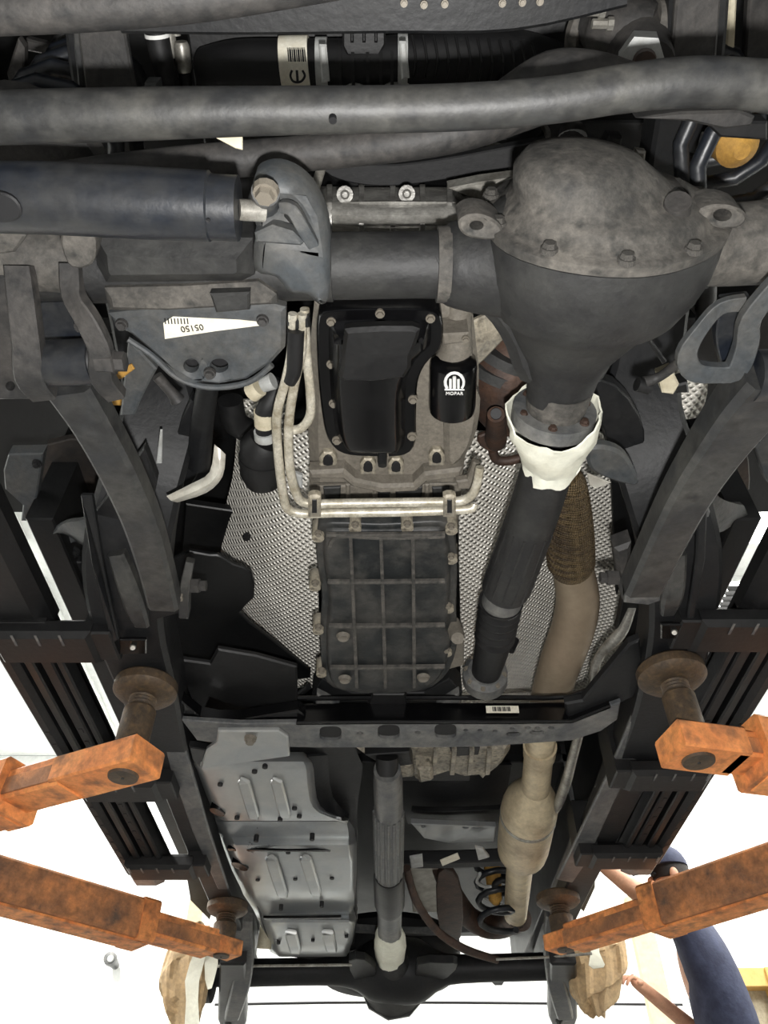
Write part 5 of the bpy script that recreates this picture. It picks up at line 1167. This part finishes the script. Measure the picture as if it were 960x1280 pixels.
pl_ = sack('kraft_paper_cover', [(236, 262, 1160), (216, 264, 1182), (204, 262, 1206), (199, 260, 1230), (204, 256, 1252), (216, 250, 1276), (220, 246, 1296)], 3.72, '', 5)
tag(pl_, 'brown kraft paper cover over the left rear brake', 'paper cover', 'kraft paper covers on the rear brakes')
pr_ = sack('kraft_paper_cover', [(708, 742, 1172), (704, 776, 1178), (704, 782, 1194), (710, 782, 1216), (714, 774, 1240), (724, 762, 1256), (740, 756, 1266)], 3.74, '', 8)
tag(pr_, 'brown kraft paper cover gripped by the man at the right rear brake', 'paper cover', 'kraft paper covers on the rear brakes')
def strip(name, pts, w, mat, label, cat, Y):
    P = []
    for x, y in pts:
        d = ray(x, y); P.append((CAM + d * (Y / d.y), w / F_PX * (Y / d.y)))
    return tag(sweep(name, P, mat, None, k=3, prof=rprof(1.0, 0.12, 0.3), ref=(0, 1, 0)), label, cat)
def strip_wide(pts, label, Y):
    P = []
    for x, y, w in pts:
        d = ray(x, y); P.append((CAM + d * (Y / d.y), w / F_PX * (Y / d.y)))
    rows = [(p, r) for p, r in P]
    verts = []; faces = []
    for i, (p, r) in enumerate(rows):
        for e in (-1, 1):
            for q in (0, 0.004):
                verts.append(p + V((e * r, q + 0.01 * math.sin(i * 1.7) * e, 0)))
    for i in range(len(rows) - 1):
        a = i * 4; b = a + 4
        faces += [(a, a + 2, b + 2, b), (a + 1, b + 1, b + 3, a + 3), (a, b, b + 1, a + 1), (a + 2, a + 3, b + 3, b + 2)]
    faces += [(0, 1, 3, 2), (len(verts) - 4, len(verts) - 2, len(verts) - 1, len(verts) - 3)]
    return tag(make('masking_tape_strip', verts, faces, 'tape'), label, 'tape strip', 'loose masking tape strips by the rear brakes')
strip_wide([(252, 1186, 7), (246, 1204, 8), (240, 1226, 9), (240, 1250, 8), (240, 1282, 9)], 'long white tape strip hanging over the left brown paper', 3.56)
strip_wide([(264, 1186, 8), (264, 1204, 8), (262, 1224, 6), (262, 1236, 3)], 'short white tape strip below the left rear lift pad', 3.58)
strip_wide([(742, 1172, 6), (744, 1190, 6), (746, 1206, 10), (748, 1210, 6)], 'white tape strip on the right brown paper', 3.55)

# ---------------------------------------------------------------- the man at the right rear brake
def pp(x, y, Y):
    d = ray(x, y); return CAM + d * (Y / d.y)
def skinned(name, joints, edges, mat, parent=None, root=0, sub=2, center=None):
    me = bpy.data.meshes.new(name)
    c = center or sum((V(j[0]) for j in joints), V()) / len(joints)
    me.from_pydata([tuple(V(j[0]) - c) for j in joints], edges, [])
    o = bpy.data.objects.new(name, me); col.objects.link(o)
    m = o.modifiers.new('skin', 'SKIN'); m.use_smooth_shade = True
    for i, j in enumerate(joints):
        r = j[1] if isinstance(j[1], tuple) else (j[1], j[1])
        me.skin_vertices[0].data[i].radius = r
        me.skin_vertices[0].data[i].use_root = (i == root)
    s = o.modifiers.new('sub', 'SUBSURF'); s.levels = sub; s.render_levels = sub
    dg = bpy.context.evaluated_depsgraph_get()
    m2 = bpy.data.meshes.new_from_object(o.evaluated_get(dg))
    bpy.data.objects.remove(o)
    m2.materials.clear()
    for p in m2.polygons: p.use_smooth = True
    return link(name, m2, mat, parent, c)
YP = 4.05
sh = pp(864, 1150, YP)                          # between the shoulders
px0 = sh.x; yy = sh.y
man = empty('person', V((px0 + 0.1, yy, 0)), 'person in a navy shirt reaching up and gripping the brown paper', 'person')
neck = sh + V((-0.01, 0, 0.05)); chest = sh + V((0.03, 0, -0.14)); waist = sh + V((0.04, 0.02, -0.40)); pel = sh + V((0.055, 0.02, -0.58))
headb = sh + V((-0.05, -0.01, 0.13)); headt = sh + V((-0.07, -0.01, 0.25))
sL = sh + V((-0.10, -0.13, -0.03)); sR = sh + V((0.05, 0.15, -0.04))
hand1 = pp(788, 1222, 3.98); elb1 = pp(884, 1300, 4.3)
elb2 = pp(806, 1122, 3.98); hand2 = pp(738, 1068, 3.9); wr2 = pp(752, 1080, 3.92)
wr1 = hand1.lerp(elb1, 0.2)
hipL = pel + V((0, -0.10, -0.03)); hipR = pel + V((0, 0.10, -0.03))
kL = V((hipL.x - 0.06, hipL.y - 0.02, 0.46)); kR = V((hipR.x + 0.04, hipR.y + 0.02, 0.46))
aL = V((kL.x + 0.04, kL.y, 0.09)); aR = V((kR.x + 0.06, kR.y, 0.09))
tL = aL + V((-0.16, -0.02, -0.055)); tR = aR + V((-0.16, 0.02, -0.055))
J = [(pel, (0.15, 0.12)), (waist, (0.145, 0.11)), (chest, (0.16, 0.115)), (neck, 0.055), (headb, (0.075, 0.085)), (headt, (0.08, 0.095)),
     (sR, 0.06), (sR.lerp(elb1, 0.5), 0.048), (elb1, 0.042), (wr1, 0.03), (hand1, (0.037, 0.02)),
     (sL, 0.062), (sL.lerp(elb2, 0.5), 0.056), (elb2, 0.052), (wr2, 0.036), (hand2, (0.038, 0.022)),
     (hipL, 0.085), (kL, 0.06), (aL, 0.04), (tL, 0.04), (hipR, 0.085), (kR, 0.06), (aR, 0.04), (tR, 0.04)]
E = [(0, 1), (1, 2), (2, 3), (3, 4), (4, 5), (2, 6), (6, 7), (7, 8), (8, 9), (9, 10), (2, 11), (11, 12), (12, 13), (13, 14), (14, 15), (0, 16), (16, 17), (17, 18), (18, 19), (0, 20), (20, 21), (21, 22), (22, 23)]
body = skinned('body', J, E, 'skin', man)
def fingers(hand, wrist, curl, seed):
    d = (hand - wrist).normalized(); s = d.cross(V((0, 1, 0))).normalized(); u = s.cross(d)
    for i in range(4):
        o = (i - 1.5) * 0.019
        ln = (0.030, 0.034, 0.032, 0.026)[i]
        a = hand - d * 0.01 + u * o
        b = a + d * ln + s * 0.006; c = b + d * ln * 0.6 + s * curl * 0.024; e = c + d * ln * 0.1 + s * curl * 0.026
        skinned('finger', [(a, 0.010), (b, 0.009), (c, 0.0085), (e, 0.007)], [(0, 1), (1, 2), (2, 3)], 'skin', man, sub=1)
    a = hand - d * 0.045 - u * 0.02
    skinned('thumb', [(a, 0.012), (a - u * 0.028 + d * 0.02 + s * 0.01, 0.0105), (a - u * 0.03 + d * 0.048 + s * 0.022, 0.009)], [(0, 1), (1, 2)], 'skin', man, sub=1)
fingers(hand1, wr1, 1, 1)
fingers(hand2, wr2, 1, 2)
JS = [(pel + V((0, 0, 0.0)), (0.205, 0.15)), (waist, (0.195, 0.14)), (chest, (0.185, 0.138)), (neck + V((0.005, 0, -0.03)), 0.07), (sR, 0.076), (sR.lerp(elb1, 0.35), 0.068), (sL, 0.076), (sL.lerp(elb2, 0.35), 0.07)]
skinned('shirt', JS, [(0, 1), (1, 2), (2, 3), (2, 4), (4, 5), (2, 6), (6, 7)], 'shirt', man)
JT = [(pel + V((0, 0, -0.02)), (0.165, 0.13)), (hipL, 0.10), (kL, 0.078), (aL + V((0, 0, 0.03)), 0.06), (hipR, 0.10), (kR, 0.078), (aR + V((0, 0, 0.03)), 0.06)]
skinned('trousers', JT, [(0, 1), (1, 2), (2, 3), (0, 4), (4, 5), (5, 6)], 'black', man)
for a, t in ((aL, tL), (aR, tR)):
    skinned('shoe', [(a + V((0.03, 0, -0.02)), (0.055, 0.05)), (a + V((0, 0, -0.04)), 0.052), (t + V((0, 0, 0.012)), (0.05, 0.045))], [(0, 1), (1, 2)], 'rubber', man)
# head details: hair under a cap with a pale front and a red mark, face turned to the truck
hc = (headb + headt) / 2 + V((0, 0, 0.03))
def ell(name, c, r, mat, zmin=-2.0, n=20, m=12):
    verts = []; faces = []
    for i in range(m + 1):
        f = math.pi * i / m
        z = max(math.cos(f), zmin); q = math.sqrt(max(0.0, 1 - z * z)) if z > zmin else math.sin(math.acos(max(-1, min(1, zmin)))) 
        for j in range(n):
            t = 2 * math.pi * j / n
            verts.append(c + V((r[0] * q * math.cos(t), r[1] * q * math.sin(t), r[2] * z)))
    for i in range(m):
        for j in range(n):
            faces.append((i * n + j, i * n + (j + 1) % n, (i + 1) * n + (j + 1) % n, (i + 1) * n + j))
    faces.append(tuple(m * n + j for j in range(n)))
    o = make(name, verts, faces, mat, man, None, 60)
    return o
ell('hair', hc + V((0.012, 0, -0.01)), (0.098, 0.09, 0.115), 'hair', -0.25)
ell('cap', hc + V((0.0, 0, 0.02)), (0.108, 0.1, 0.115), 'shirt', 0.0)
ell('cap_front', hc + V((-0.03, 0, 0.022)), (0.085, 0.088, 0.098), 'white', 0.1)
ell('cap_badge', hc + V((-0.05, -0.075, 0.06)), (0.022, 0.012, 0.02), 'red')
sweep('cap_brim', [(hc + V((-0.07, -0.01, 0.03)), 0.075), (hc + V((-0.13, -0.01, 0.015)), 0.07), (hc + V((-0.17, -0.01, 0.0)), 0.05)], 'shirt', man, k=2, prof=rprof(1.0, 0.06, 0.5))
nose = skinned('nose', [(hc + V((-0.085, 0, -0.02)), 0.012), (hc + V((-0.108, 0, -0.05)), 0.015)], [(0, 1)], 'skin', man, sub=1)
for e in (-1, 1):
    ell('eye', hc + V((-0.083, e * 0.034, -0.02)), (0.012, 0.014, 0.009), 'ink_shade')
    ell('ear', hc + V((0.0, e * 0.09, -0.04)), (0.022, 0.012, 0.034), 'skin')
ell('mouth', hc + V((-0.088, 0, -0.085)), (0.008, 0.026, 0.007), 'rust')
